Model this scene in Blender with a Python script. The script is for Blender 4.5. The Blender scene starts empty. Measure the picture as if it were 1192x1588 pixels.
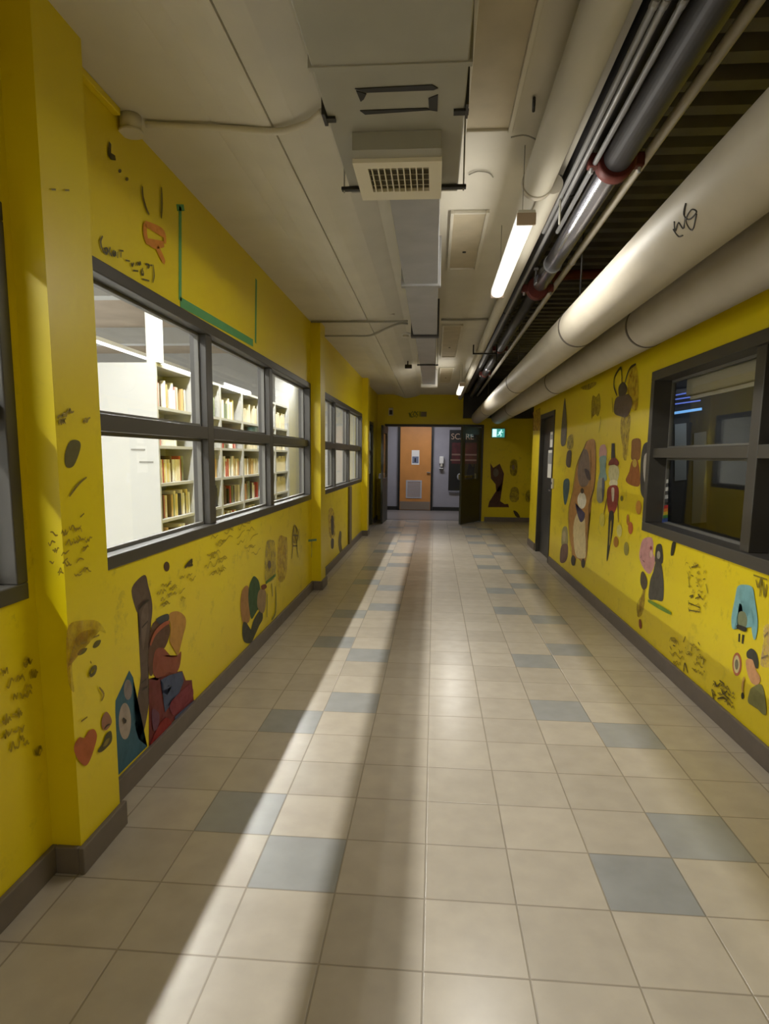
import bpy, bmesh, math, random
from mathutils import Vector, Matrix
random.seed(7)
S = bpy.context.scene
COL = S.collection
# ---------------------------------------------------------------- camera
F_PX, X0, Y0 = 982.94, 596.0, 845.0
YAW, PITCH, ROLL, EYE = 0.07653, 0.13982, 0.01067, 1.47365
_cy, _sy, _cp, _sp = math.cos(YAW), math.sin(YAW), math.cos(PITCH), math.sin(PITCH)
FWD = Vector((-_sy*_cp, _cy*_cp, -_sp)); _r = Vector((_cy, _sy, 0)); _u = _r.cross(FWD)
RGT = math.cos(ROLL)*_r + math.sin(ROLL)*_u; UPV = -math.sin(ROLL)*_r + math.cos(ROLL)*_u
cam = bpy.data.cameras.new('camera'); camo = bpy.data.objects.new('camera', cam); COL.objects.link(camo)
M = Matrix((RGT, UPV, -FWD)).transposed().to_4x4(); M.translation = (0, 0, EYE)
camo.matrix_world = M
cam.sensor_fit = 'HORIZONTAL'; cam.sensor_width = 36; cam.lens = 36*F_PX/1192
cam.shift_y = (Y0-794)/1192; cam.clip_start = .02; cam.clip_end = 100
S.camera = camo
S.view_settings.view_transform = 'Standard'; S.view_settings.look = 'None'
S.view_settings.gamma = 1; S.view_settings.exposure = 0.0; S.view_settings.use_curve_mapping = False
w = bpy.data.worlds.new('world'); S.world = w; w.use_nodes = True
w.node_tree.nodes['Background'].inputs[0].default_value = (.9, .93, 1, 1)
w.node_tree.nodes['Background'].inputs[1].default_value = 0.02
# lamp strengths (watts / emission)
P_LIB_NEAR, P_LIB_MID, P_LIB_FAR = 560, 100, 1900
P_TUBE, P_TUBE_GLOW = 31, 1.0
P_LOBBY, P_ROOM_FILL = 34, 3.0
def at(px, py, axis, val):
    "point on the plane axis=val that the photo pixel sees"
    d = FWD*F_PX + RGT*(px-X0) - UPV*(py-Y0); o = Vector((0, 0, EYE))
    return o + d*((val-o[axis])/d[axis])

def area_lamp(name, loc, sx, sy, power, color=(1, 1, 1), rot=(0, 0, 0), parent=None, spread=180):
    L = bpy.data.lights.new(name, 'AREA'); L.shape = 'RECTANGLE'; L.size = sx; L.size_y = sy
    L.energy = power; L.color = color; L.spread = math.radians(spread)
    o = bpy.data.objects.new(name, L); o.location = loc; o.rotation_euler = rot; COL.objects.link(o)
    if parent:
        o.parent = parent; o.matrix_parent_inverse = Matrix.Translation(parent.location).inverted()
    return o

# ---------------------------------------------------------------- materials
MATS = {}
def srgb(c):
    return tuple((v/255/12.92 if v/255 <= .04045 else ((v/255+.055)/1.055)**2.4) for v in c)
def mat(name, rgb, rough=.6, metal=0., var=0., scale=6., emit=0., bump=0., spec=.5):
    if name in MATS: return MATS[name]
    m = bpy.data.materials.new(name); m.use_nodes = True; nt = m.node_tree
    b = nt.nodes['Principled BSDF']; c = srgb(rgb)
    b.inputs['Base Color'].default_value = (*c, 1); b.inputs['Roughness'].default_value = rough
    b.inputs['Metallic'].default_value = metal; b.inputs['Specular IOR Level'].default_value = spec
    tc = nt.nodes.new('ShaderNodeTexCoord'); nz = nt.nodes.new('ShaderNodeTexNoise')
    nz.inputs['Scale'].default_value = scale; nz.inputs['Detail'].default_value = 5
    nt.links.new(tc.outputs['Object'], nz.inputs['Vector'])
    if var > 0:
        r = nt.nodes.new('ShaderNodeValToRGB')
        r.color_ramp.elements[0].position = .3; r.color_ramp.elements[1].position = .7
        r.color_ramp.elements[0].color = (*[v*(1-var) for v in c], 1)
        r.color_ramp.elements[1].color = (*[min(1, v*(1+var)) for v in c], 1)
        nt.links.new(nz.outputs['Fac'], r.inputs[0]); nt.links.new(r.outputs[0], b.inputs['Base Color'])
    if bump > 0:
        bp = nt.nodes.new('ShaderNodeBump'); bp.inputs['Strength'].default_value = bump; bp.inputs['Distance'].default_value = .01
        nt.links.new(nz.outputs['Fac'], bp.inputs['Height']); nt.links.new(bp.outputs[0], b.inputs['Normal'])
    if emit > 0:
        b.inputs['Emission Color'].default_value = (*c, 1); b.inputs['Emission Strength'].default_value = emit
    MATS[name] = m; return m

def yellow_wall(name, smudge):
    "glossy yellow paint with worn grey smudges and marker scribble"
    m = bpy.data.materials.new(name); m.use_nodes = True; nt = m.node_tree; N = nt.nodes.new; L = nt.links.new
    b = nt.nodes['Principled BSDF']; b.inputs['Roughness'].default_value = .38
    b.inputs['Specular IOR Level'].default_value = .45
    tc = N('ShaderNodeTexCoord')
    n1 = N('ShaderNodeTexNoise'); n1.inputs['Scale'].default_value = 1.6; n1.inputs['Detail'].default_value = 6
    L(tc.outputs['Object'], n1.inputs['Vector'])
    r1 = N('ShaderNodeValToRGB'); e = r1.color_ramp.elements
    e[0].position = .35; e[0].color = (*srgb((222, 202, 4)), 1); e[1].position = .75; e[1].color = (*srgb((220, 194, 22)), 1)
    L(n1.outputs['Fac'], r1.inputs[0])
    # smudges, thickest between knee and shoulder height
    n2 = N('ShaderNodeTexNoise'); n2.inputs['Scale'].default_value = 7; n2.inputs['Detail'].default_value = 9; n2.inputs['Roughness'].default_value = .72
    L(tc.outputs['Object'], n2.inputs['Vector'])
    r2 = N('ShaderNodeValToRGB'); r2.color_ramp.elements[0].position = .56; r2.color_ramp.elements[0].color = (0, 0, 0, 1)
    r2.color_ramp.elements[1].position = .72; r2.color_ramp.elements[1].color = (1, 1, 1, 1); L(n2.outputs['Fac'], r2.inputs[0])
    sx = N('ShaderNodeSeparateXYZ'); L(tc.outputs['Object'], sx.inputs[0])
    rz = N('ShaderNodeValToRGB'); el = rz.color_ramp.elements
    el[0].position = .05; el[0].color = (.5, .5, .5, 1); el[1].position = .3; el[1].color = (1, 1, 1, 1)
    a = el.new(.5); a.color = (.9, .9, .9, 1); a = el.new(.68); a.color = (.1, .1, .1, 1)
    dv = N('ShaderNodeMath'); dv.operation = 'DIVIDE'; dv.inputs[1].default_value = 2.9
    L(sx.outputs['Z'], dv.inputs[0]); L(dv.outputs[0], rz.inputs[0])
    mu = N('ShaderNodeMath'); mu.operation = 'MULTIPLY'; L(r2.outputs[0], mu.inputs[0]); L(rz.outputs[0], mu.inputs[1])
    mu2 = N('ShaderNodeMath'); mu2.operation = 'MULTIPLY'; mu2.inputs[1].default_value = smudge; L(mu.outputs[0], mu2.inputs[0])
    mx = N('ShaderNodeMix'); mx.data_type = 'RGBA'; L(mu2.outputs[0], mx.inputs[0]); L(r1.outputs[0], mx.inputs[6])
    mx.inputs[7].default_value = (*srgb((96, 84, 40)), 1)
    L(mx.outputs[2], b.inputs['Base Color'])
    bp = N('ShaderNodeBump'); bp.inputs['Strength'].default_value = .12; bp.inputs['Distance'].default_value = .004
    n3 = N('ShaderNodeTexNoise'); n3.inputs['Scale'].default_value = 40; L(tc.outputs['Object'], n3.inputs['Vector'])
    L(n3.outputs['Fac'], bp.inputs['Height']); L(bp.outputs[0], b.inputs['Normal'])
    MATS[name] = m; return m
YEL = yellow_wall('yellow_paint', .55)
YELP = yellow_wall('yellow_paint_clean', .15)

TILE, TX, TY = .305, -.00118, 1.64517
def floor_mat():
    m = bpy.data.materials.new('floor_tile'); m.use_nodes = True; nt = m.node_tree; N = nt.nodes.new; L = nt.links.new
    b = nt.nodes['Principled BSDF']; b.inputs['Roughness'].default_value = .27; b.inputs['Specular IOR Level'].default_value = .5
    at_ = N('ShaderNodeAttribute'); at_.attribute_name = 'tone'
    tc = N('ShaderNodeTexCoord'); nz = N('ShaderNodeTexNoise'); nz.inputs['Scale'].default_value = 9; nz.inputs['Detail'].default_value = 8
    L(tc.outputs['Object'], nz.inputs['Vector'])
    rr = N('ShaderNodeMapRange'); rr.inputs['From Min'].default_value = .3; rr.inputs['From Max'].default_value = .7
    rr.inputs['To Min'].default_value = .93; rr.inputs['To Max'].default_value = 1.05; L(nz.outputs['Fac'], rr.inputs['Value'])
    vm = N('ShaderNodeVectorMath'); vm.operation = 'SCALE'; L(at_.outputs['Color'], vm.inputs[0]); L(rr.outputs[0], vm.inputs['Scale'])
    sx = N('ShaderNodeSeparateXYZ'); L(tc.outputs['Object'], sx.inputs[0])
    def line(out, off):
        s = N('ShaderNodeMath'); s.operation = 'SUBTRACT'; s.inputs[1].default_value = off-100*TILE; L(out, s.inputs[0])
        d = N('ShaderNodeMath'); d.operation = 'DIVIDE'; d.inputs[1].default_value = TILE; L(s.outputs[0], d.inputs[0])
        p = N('ShaderNodeMath'); p.operation = 'PINGPONG'; p.inputs[1].default_value = .5; L(d.outputs[0], p.inputs[0])
        c = N('ShaderNodeMapRange'); c.inputs['From Min'].default_value = .006; c.inputs['From Max'].default_value = .013
        c.inputs['To Min'].default_value = 1; c.inputs['To Max'].default_value = 0; L(p.outputs[0], c.inputs['Value']); return c.outputs[0]
    mxm = N('ShaderNodeMath'); mxm.operation = 'MAXIMUM'; L(line(sx.outputs['X'], TX), mxm.inputs[0]); L(line(sx.outputs['Y'], TY), mxm.inputs[1])
    sc = N('ShaderNodeMath'); sc.operation = 'MULTIPLY'; sc.inputs[1].default_value = .55; L(mxm.outputs[0], sc.inputs[0])
    mx = N('ShaderNodeMix'); mx.data_type = 'RGBA'; L(sc.outputs[0], mx.inputs[0]); L(vm.outputs[0], mx.inputs[6])
    mx.inputs[7].default_value = (*srgb((112, 102, 88)), 1); L(mx.outputs[2], b.inputs['Base Color'])
    bp = N('ShaderNodeBump'); bp.invert = True; bp.inputs['Strength'].default_value = .4; bp.inputs['Distance'].default_value = .003
    L(mxm.outputs[0], bp.inputs['Height']); L(bp.outputs[0], b.inputs['Normal'])
    return m

def glass(name, tint, refl):
    m = bpy.data.materials.new(name); m.use_nodes = True; nt = m.node_tree; N = nt.nodes.new; L = nt.links.new
    nt.nodes.remove(nt.nodes['Principled BSDF'])
    t = N('ShaderNodeBsdfTransparent'); t.inputs[0].default_value = (*tint, 1)
    g = N('ShaderNodeBsdfGlossy'); g.inputs['Roughness'].default_value = .02; g.inputs[0].default_value = (1, 1, 1, 1)
    lw = N('ShaderNodeLayerWeight'); lw.inputs['Blend'].default_value = .5
    pw = N('ShaderNodeMath'); pw.operation = 'POWER'; pw.inputs[1].default_value = 5; L(lw.outputs['Facing'], pw.inputs[0])
    mr = N('ShaderNodeMapRange'); mr.inputs['To Min'].default_value = refl; mr.inputs['To Max'].default_value = refl+.25; L(pw.outputs[0], mr.inputs['Value'])
    mx = N('ShaderNodeMixShader'); L(mr.outputs[0], mx.inputs[0]); L(t.outputs[0], mx.inputs[1]); L(g.outputs[0], mx.inputs[2])
    L(mx.outputs[0], nt.nodes['Material Output'].inputs[0]); MATS[name] = m; return m
GLASS = glass('window_glass', (.97, .98, .975), .015)
GLASSR = glass('dark_window_glass', (.90, .91, .90), .06)

FRAME = mat('grey_frame', (64, 61, 56), .42, .0, .06)
CEIL = mat('ceiling_paint', (206, 200, 184), .7, 0, .05, 3)
CEILP = mat('ceiling_patch_paint', (184, 172, 146), .75, 0, .09, 7)
BASE = mat('baseboard_grey', (106, 97, 90), .5, 0, .08, 12)
GALV = mat('galvanised', (160, 160, 160), .42, .4, .10, 5)
GALVD = mat('dull_galvanised', (152, 149, 136), .5, .15, .08, 4)
LIBW = mat('library_white', (168, 168, 165), .55, 0, .02)
WHITE = mat('white_paint', (228, 226, 220), .5, 0, .02)
PLAST = mat('off_white_plastic', (205, 198, 180), .5)
BLACK = mat('black', (22, 21, 20), .5)
DSTEEL = mat('dark_steel', (62, 60, 60), .45, .5, .15, 8)
DECK = mat('deck_steel', (84, 82, 88), .6, .2, .35, 3)
RUST = mat('red_primer', (96, 34, 26), .55, .1, .25, 20)
PIPEW = mat('pipe_jacket', (192, 184, 168), .5, 0, .05, 5, bump=.05)
SHINY = mat('shiny_pipe', (176, 176, 186), .24, .9, .05)
DGREEN = mat('door_green_grey', (58, 58, 46), .45, 0, .08)
DDOOR = mat('door_charcoal', (50, 49, 46), .4, 0, .08)

# ---------------------------------------------------------------- mesh helpers
def link(name, bm, m, parent=None, smooth=False):
    me = bpy.data.meshes.new(name); bmesh.ops.recalc_face_normals(bm, faces=bm.faces)
    if smooth:
        for f in bm.faces: f.smooth = True
    bm.to_mesh(me); bm.free()
    for mm in (m if isinstance(m, (list, tuple)) else [m]): me.materials.append(mm)
    o = bpy.data.objects.new(name, me); COL.objects.link(o)
    if parent is not None:
        o.parent = parent; o.matrix_parent_inverse = Matrix.Translation(parent.location).inverted() if parent.location.length else Matrix()
    return o
def box(bm, a, b, bev=0.):
    x0, x1 = sorted((a[0], b[0])); y0, y1 = sorted((a[1], b[1])); z0, z1 = sorted((a[2], b[2]))
    r = bmesh.ops.create_cube(bm, size=1)
    for v in r['verts']:
        v.co = Vector(((x0+x1)/2+v.co.x*(x1-x0), (y0+y1)/2+v.co.y*(y1-y0), (z0+z1)/2+v.co.z*(z1-z0)))
    if bev > 0:
        es = list({e for v in r['verts'] for e in v.link_edges})
        bmesh.ops.bevel(bm, geom=es, offset=bev, segments=2, affect='EDGES', profile=.5)
def boxes(name, lst, m, parent=None, bev=0.):
    bm = bmesh.new()
    for a, b in lst: box(bm, a, b, bev)
    return link(name, bm, m, parent)
def tube(bm, pts, r, n=16, caps=True):
    pts = [Vector(p) for p in pts]; rings = []
    rs = r if isinstance(r, (list, tuple)) else [r]*len(pts)
    for i, p in enumerate(pts):
        t = (pts[min(i+1, len(pts)-1)]-pts[max(i-1, 0)]).normalized()
        a = t.cross(Vector((0, 0, 1)) if abs(t.z) < .9 else Vector((1, 0, 0))).normalized(); b = t.cross(a)
        rings.append([bm.verts.new(p+rs[i]*(math.cos(2*math.pi*k/n)*a+math.sin(2*math.pi*k/n)*b)) for k in range(n)])
    for A, B in zip(rings, rings[1:]):
        for k in range(n): bm.faces.new((A[k], A[(k+1) % n], B[(k+1) % n], B[k]))
    if caps: bm.faces.new(rings[0][::-1]); bm.faces.new(rings[-1])
def tubes(name, paths, r, m, parent=None, n=16):
    bm = bmesh.new()
    for p in paths: tube(bm, p, r, n)
    o = link(name, bm, m, parent)
    for f in o.data.polygons: f.use_smooth = len(f.vertices) == 4
    return o
def smooth_loop(P, k=4):
    out = []; n = len(P)
    for i in range(n):
        a, b, c, d = P[i-1], P[i], P[(i+1) % n], P[(i+2) % n]
        for j in range(k):
            t = j/k
            out.append(.5*((2*b)+(-a+c)*t+(2*a-5*b+4*c-d)*t*t+(-a+3*b-3*c+d)*t**3))
    return out
def smooth_open(P, k=5):
    if len(P) < 3: return P
    Q = [P[0]]+P+[P[-1]]; out = []
    for i in range(1, len(Q)-2):
        a, b, c, d = Q[i-1:i+3]
        for j in range(k):
            t = j/k
            out.append(.5*((2*b)+(-a+c)*t+(2*a-5*b+4*c-d)*t*t+(-a+3*b-3*c+d)*t**3))
    return out+[P[-1]]
# ---- tags
def tag(o, label, cat, group=None, kind=None):
    o['label'] = label; o['category'] = cat
    if group: o['group'] = group
    if kind: o['kind'] = kind
    return o
def thing(name, loc, label, cat, group=None):
    o = bpy.data.objects.new(name, None); o.empty_display_size = .1; o.location = loc; COL.objects.link(o)
    return tag(o, label, cat, group)
def struct(o):
    o['kind'] = 'structure'; return o

# ---------------------------------------------------------------- setting
LX, RX, PX = -1.32, 1.63, -1.215          # left wall, right wall, face of the pillars
ENDY, CZ, DZ = 14.7, 2.85, 3.17
# floor: one face per tile with its own tone
bm = bmesh.new(); lay = bm.faces.layers.int.new('t')
blue = set()
for k, r in enumerate(range(-7, 44, 4)):
    hand = ((r-1)//4) % 2 == 0
    for a, b in ((2, 3), (-2, -3)):
        if hand: blue |= {(a, r), (b, r+1)}
        else: blue |= {(b, r), (a, r+1)}
i0, i1, j0, j1 = -5, 8, -24, 43
vs = {}
def V(i, j):
    if (i, j) not in vs: vs[i, j] = bm.verts.new((TX+i*TILE, TY+j*TILE, 0))
    return vs[i, j]
for i in range(i0, i1):
    for j in range(j0, j1):
        f = bm.faces.new((V(i, j), V(i+1, j), V(i+1, j+1), V(i, j+1))); f[lay] = 1 if (i, j) in blue else 0
flags = [f[lay] for f in bm.faces]
me = bpy.data.meshes.new('floor'); bm.to_mesh(me); bm.free()
attr = me.color_attributes.new('tone', 'FLOAT_COLOR', 'CORNER')
rnd = random.Random(3)
for p, fl in zip(me.polygons, flags):
    c = srgb((150, 150, 148)) if fl else srgb((178, 168, 153))
    k = rnd.uniform(.93, 1.05)
    for li in p.loop_indices: attr.data[li].color = (c[0]*k, c[1]*k, c[2]*k, 1)
me.materials.append(floor_mat())
fo = bpy.data.objects.new('floor', me); COL.objects.link(fo); struct(fo)

def wall_x(name, x0, x1, y0, y1, z0, z1, holes, m):
    "wall slab between x0 and x1 with rectangular openings (ya, yb, za, zb)"
    ys = sorted({y0, y1, *[h[0] for h in holes], *[h[1] for h in holes]}); bm = bmesh.new()
    for a, b in zip(ys, ys[1:]):
        hs = [h for h in holes if h[0] <= a and h[1] >= b]
        z = z0
        for h in sorted(hs, key=lambda h: h[2]):
            if h[2] > z: box(bm, (x0, a, z), (x1, b, h[2]))
            z = h[3]
        if z < z1: box(bm, (x0, a, z), (x1, b, z1))
    return struct(link(name, bm, m))
WY = [(-2.76, 1.93), (2.27, 6.73), (7.07, 11.53)]      # window bays, between the pillars
WZ0, WZ1 = 1.0, 2.215
wl = wall_x('wall_left', LX-.12, LX, -6, 12.42, 0, 3.3, [(a, b, WZ0, WZ1) for a, b in WY], YEL)
# beyond the last pillar: a green-grey glazed door in the left wall
wl2 = wall_x('wall_left_end', LX-.12, LX, 12.42, ENDY+.0, 0, 3.3, [(12.6, 13.62, 0, 2.16)], YEL)
for i, y in enumerate((-2.98-.05, 1.98, 6.78, 11.58)):
    struct(boxes(f'trim_{i+1}', [((LX, y, 0), (PX, y+.28, 3.0))], YELP))
# right wall
RWIN = (.62, 5.05, .92, 2.118); RDOOR = (8.96, 10.13, 0, 2.12)
wr = wall_x('wall_right', RX, RX+.17, -6, 10.9, 0, 3.3, [RWIN, RDOOR], YEL)
struct(boxes('wall_alcove', [((2.32, 10.9, 0), (2.44, ENDY, 3.3)), ((RX+.17, 10.8, 0), (2.44, 10.9, 3.3))], YEL))
# end wall with the double-door opening
ex0, ex1, ez = -1.15, 1.10, 2.19
struct(boxes('wall_end', [((-1.44, ENDY, 0), (ex0, ENDY+.2, 3.3)), ((ex1, ENDY, 0), (2.44, ENDY+.2, 3.3)), ((ex0, ENDY, ez), (ex1, ENDY+.2, 3.3))], YEL))
struct(boxes('wall_back', [((-1.44, -6.2, 0), (1.8, -6, 3.3))], YEL))
# baseboards
def base(name, lst):
    struct(boxes(name, lst, BASE, bev=.004))
base('baseboard_left', [((LX, a, 0), (LX+.02, b, .1)) for a, b in ((-2.75, 1.98), (2.26, 6.78), (7.06, 11.58), (11.86, 12.55), (13.67, ENDY))]
     + [((PX, y-.02, 0), (PX+.02, y+.30, .1)) for y in (1.98, 6.78, 11.58)]
     + [((LX+.02, y-.02, 0), (PX, y, .1)) for y in (1.98, 6.78, 11.58)] + [((LX+.02, y+.28, 0), (PX, y+.30, .1)) for y in (1.98, 6.78, 11.58)])
base('baseboard_right', [((RX-.02, -6, 0), (RX, 8.9, .11)), ((RX-.02, 10.19, 0), (RX, 10.9, .11))])
base('baseboard_end', [((1.17, ENDY-.02, 0), (2.32, ENDY, .1))])
# ceiling: flat strip by the windows, dropped strip over the middle, open steel deck on the right
bm = bmesh.new()
prof = [(-1.44, CZ), (-.96, CZ), (-.86, CZ-.02), (-.72, CZ-.07), (-.683, CZ-.078), (-.677, CZ-.078), (-.673, CZ-.05), (-.669, CZ-.078), (-.58, CZ-.070), (-.46, CZ-.045), (-.34, CZ), (.60, CZ), (.60, 3.3), (-1.44, 3.3)]
A = [bm.verts.new((x, -6, z)) for x, z in prof]; B = [bm.verts.new((x, ENDY, z)) for x, z in prof]
for k in range(len(prof)): bm.faces.new((A[k], A[(k+1) % len(prof)], B[(k+1) % len(prof)], B[k]))
bm.faces.new(A); bm.faces.new(B[::-1])
struct(link('ceiling', bm, CEIL))
bm = bmesh.new(); y = -6.0; pts = []
while y < ENDY:
    pts += [(y, DZ), (y+.085, DZ), (y+.105, DZ+.07), (y+.19, DZ+.07)]; y += .21
A = [bm.verts.new((.60, p[0], p[1])) for p in pts]; B = [bm.verts.new((2.44, p[0], p[1])) for p in pts]
for k in range(len(pts)-1): bm.faces.new((A[k], A[k+1], B[k+1], B[k]))
struct(link('ceiling_deck', bm, DECK))
struct(boxes('ceiling_slab', [((.60, -6, DZ+.08), (2.44, ENDY, DZ+.2))], DSTEEL))
# reddish primer strips tucked in the flutes of the deck
bm = bmesh.new(); rr = random.Random(5)
for k in range(24):
    y0 = -6+.21*(38+k)+.112; x0 = rr.uniform(.75, 1.0); box(bm, (x0, y0, DZ+.058), (x0+rr.uniform(.4, 1.1), y0+.07, DZ+.069))
struct(link('trim_5', bm, mat('rusty_primer', (128, 48, 36), .6, 0, .3, 14)))
struct(boxes('wall_bulkhead_shade', [((.62, ENDY-.28, 2.33), (2.32, ENDY-.001, 3.17))], DSTEEL))  # dark box whose colour also stands in for shade above the alcove

# ---------------------------------------------------------------- windows on the left
def wall_window(name, y0, y1, z0, z1, xf, depth, sgn, rail, mull, glassm, fm=FRAME, casing=.05, gpos=.6):
    "sgn=+1: the corridor is on +x of the window"
    pr = .012*sgn; xb = xf-sgn*depth
    L = []
    c = casing
    L += [((xf+pr, y0, z0), (xb, y1, z0+c)), ((xf+pr, y0, z1-c), (xb, y1, z1)), ((xf+pr, y0, z0+c), (xb, y0+c, z1-c)), ((xf+pr, y1-c, z0+c), (xb, y1, z1-c))]
    f = boxes(name, L, fm, bev=.004)
    struct(f)
    xm = xf-sgn*.012
    for a, b in mull: boxes('mullion', [((xm, a, z0+c), (xb, b, z1-c))], fm, f, bev=.004)
    edges = [y0+c]+[v for ab in sorted(mull) for v in ab]+[y1-c]
    for k in range(0, len(edges), 2):
        a, b = edges[k], edges[k+1]
        boxes('rail', [((xm, a, rail[0]), (xb, b, rail[1]))], fm, f, bev=.004)
        for za, zb in ((z0+c, rail[0]), (rail[1], z1-c)):
            xg = xf-sgn*depth*gpos
            t = .016
            g = boxes('glass_pane', [((xg+.003, a+.004, za+.004), (xg-.003, b-.004, zb-.004))], glassm, f)
            boxes('glazing_bead', [((xg+.012, a, za), (xg-.012, b, za+t)), ((xg+.012, a, zb-t), (xg-.012, b, zb)), ((xg+.012, a, za+t), (xg-.012, a+t, zb-t)), ((xg+.012, b-t, za+t), (xg-.012, b, zb-t))], mat('glazing_bead', (104, 102, 96), .45, 0, .04), g)
    return f
for i, (a, b) in enumerate(WY):
    m = 1.455 if i else 1.50
    e = b-.07
    mulls = [(e-1.43-.10, e-1.43), (e-2.86-.10, e-2.86)]
    wall_window(f'window_{i+1}', a, b, WZ0, WZ1, LX, .11, 1, (1.56, 1.63), mulls, GLASS, casing=.055)
struct(boxes('trim_6', [((LX-.24, a, WZ0-.03), (LX-.12, b, WZ0)) for a, b in WY], WHITE))
rw = wall_window('window_4', RWIN[0], RWIN[1], RWIN[2], RWIN[3], RX, .15, -1, (1.48, 1.55), [(3.41, 3.51), (1.98, 2.08)], GLASSR, casing=.07, gpos=.85)

# ---------------------------------------------------------------- doors
def door(name, x0, x1, y0, y1, z1, m, glassed=False):
    d = boxes(name, [((x0, y0, .005), (x1, y1, z1))], m, bev=.003); return struct(d)
# charcoal door in the right wall
dr = door('door_1', RX+.05, RX+.095, 9.02, 10.07, 2.05, DDOOR)
boxes('door_frame', [((RX-.012, 8.96, 0), (RX+.16, 9.015, 2.12)), ((RX-.012, 10.075, 0), (RX+.16, 10.13, 2.12)), ((RX-.012, 9.015, 2.055), (RX+.16, 10.075, 2.12))], FRAME, dr, bev=.003)
boxes('door_handle', [((RX+.0, 9.10, 1.0), (RX+.02, 9.22, 1.02)), ((RX+.02, 9.10, .98), (RX+.05, 9.14, 1.05))], SHINY, dr, bev=.003)
# green-grey glazed door in the left wall
gl = LX-.07
dl = struct(boxes('door_2', [((gl, 12.66, .01), (gl+.045, 13.56, 1.10)), ((gl, 12.66, 1.10), (gl+.045, 12.80, 2.1)), ((gl, 13.42, 1.10), (gl+.045, 13.56, 2.1)), ((gl, 12.80, 1.98), (gl+.045, 13.42, 2.1)), ((gl, 12.80, 1.52), (gl+.045, 13.42, 1.58))], DGREEN))
boxes('door_frame', [((gl-.04, 12.6, 0), (LX+.012, 12.655, 2.16)), ((gl-.04, 13.565, 0), (LX+.012, 13.62, 2.16)), ((gl-.04, 12.655, 2.105), (LX+.012, 13.565, 2.16))], DGREEN, dl)
boxes('door_glass', [((gl+.02, 12.8, 1.10), (gl+.026, 13.42, 1.52)), ((gl+.02, 12.8, 1.58), (gl+.026, 13.42, 1.98))], GLASS, dl)
# double-door frame of the end wall and its two open leaves
df = struct(boxes('trim_7', [((ex0, ENDY-.02, 0), (ex0+.05, ENDY+.2, ez)), ((ex1-.05, ENDY-.02, 0), (ex1, ENDY+.2, ez)), ((ex0+.05, ENDY-.02, ez-.05), (ex1-.05, ENDY+.2, ez))], DDOOR, bev=.003))
def swing_leaf(name, hx, hy, ang, wd):
    "leaf hinged at (hx, hy); ang = world direction of the leaf"
    o = bpy.data.objects.new('tmp', None); R = Matrix.Translation((hx, hy, 0)) @ Matrix.Rotation(ang, 4, 'Z')
    def place(ob): 
        ob.data.transform(R); return ob
    w_, z_ = wd, 2.12
    leaf = struct(place(boxes(name, [((0, -.022, .01), (w_, .022, .98)), ((0, -.022, .98), (.14, .022, z_)), ((w_-.14, -.022, .98), (w_, .022, z_)), ((.14, -.022, z_-.16), (w_-.14, .022, z_))], DGREEN, bev=.003)))
    place(boxes('door_glass', [((.14, -.004, .98), (w_-.14, .004, z_-.16))], GLASS, leaf))
    place(boxes('push_bar', [((.06, -.075, 1.0), (w_-.06, -.045, 1.06)), ((.04, -.075, .98), (.12, -.022, 1.09)), ((w_-.12, -.075, .98), (w_-.04, -.022, 1.09))], SHINY, leaf, bev=.004))
    place(boxes('closer', [((.05, -.07, z_-.1), (.32, -.022, z_-.04))], DSTEEL, leaf, bev=.004))
    bpy.data.objects.remove(o); return leaf
swing_leaf('door_3', ex0+.06, ENDY-.045, math.radians(-92), .98)
swing_leaf('door_4', ex1-.07, ENDY-.045, math.radians(180+62), .98)

# ---------------------------------------------------------------- lobby beyond the doors
LY = 17.4
BLOCK = mat('lobby_block_wall', (150, 148, 156), .6, 0, .05, 4)
struct(boxes('wall_lobby', [((-3, LY, 0), (3, LY+.15, 3.0)), ((-3.1, ENDY+.2, 0), (-3, LY, 3)), ((3, ENDY+.2, 0), (3.1, LY, 3))], BLOCK))
struct(boxes('floor_lobby', [((-3, ENDY+.0, -.05), (3, LY, .0))], mat('lobby_floor', (128, 122, 118), .35, 0, .05)))
struct(boxes('ceiling_lobby', [((-3, ENDY+.2, 2.7), (3, LY, 2.8))], WHITE))
struct(boxes('baseboard_lobby', [((-1.35, LY-.02, 0), (-.99, LY, .1)), ((-.03, LY-.02, 0), (3, LY, .1))], BLACK))
od = struct(boxes('door_5', [((-.93, LY-.05, .01), (-.09, LY-.01, 2.36))], mat('orange_wood', (196, 134, 70), .45, 0, .08, 3), bev=.003))
boxes('door_frame', [((-.985, LY-.07, 0), (-.935, LY, 2.42)), ((-.085, LY-.07, 0), (-.035, LY, 2.42)), ((-.935, LY-.07, 2.37), (-.085, LY, 2.42))], BLACK, od)
boxes('kick_plate', [((-.92, LY-.056, .02), (-.10, LY-.05, .24))], mat('kick_metal', (150, 138, 128), .4, .6), od)
bm = bmesh.new()
box(bm, (-.76, LY-.062, .33), (-.33, LY-.05, .37)); box(bm, (-.76, LY-.062, .78), (-.33, LY-.05, .82)); box(bm, (-.76, LY-.062, .37), (-.72, LY-.05, .78)); box(bm, (-.37, LY-.062, .37), (-.33, LY-.05, .78))
for k in range(13): box(bm, (-.72, LY-.060, .385+k*.03), (-.37, LY-.052, .402+k*.03))
link('louvre_vent', bm, mat('louvre_grey', (176, 176, 180), .5), od)
boxes('door_handle', [((-.20, LY-.10, 1.02), (-.11, LY-.05, 1.05))], SHINY, od)
t = thing('door_notice', (-.515, LY-.06, 1.44), 'white and grey paper notice taped to the orange wooden door beyond the doorway', 'notice')
boxes('sheet', [((-.62, LY-.056, 1.24), (-.41, LY-.051, 1.63))], WHITE, t)
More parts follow.
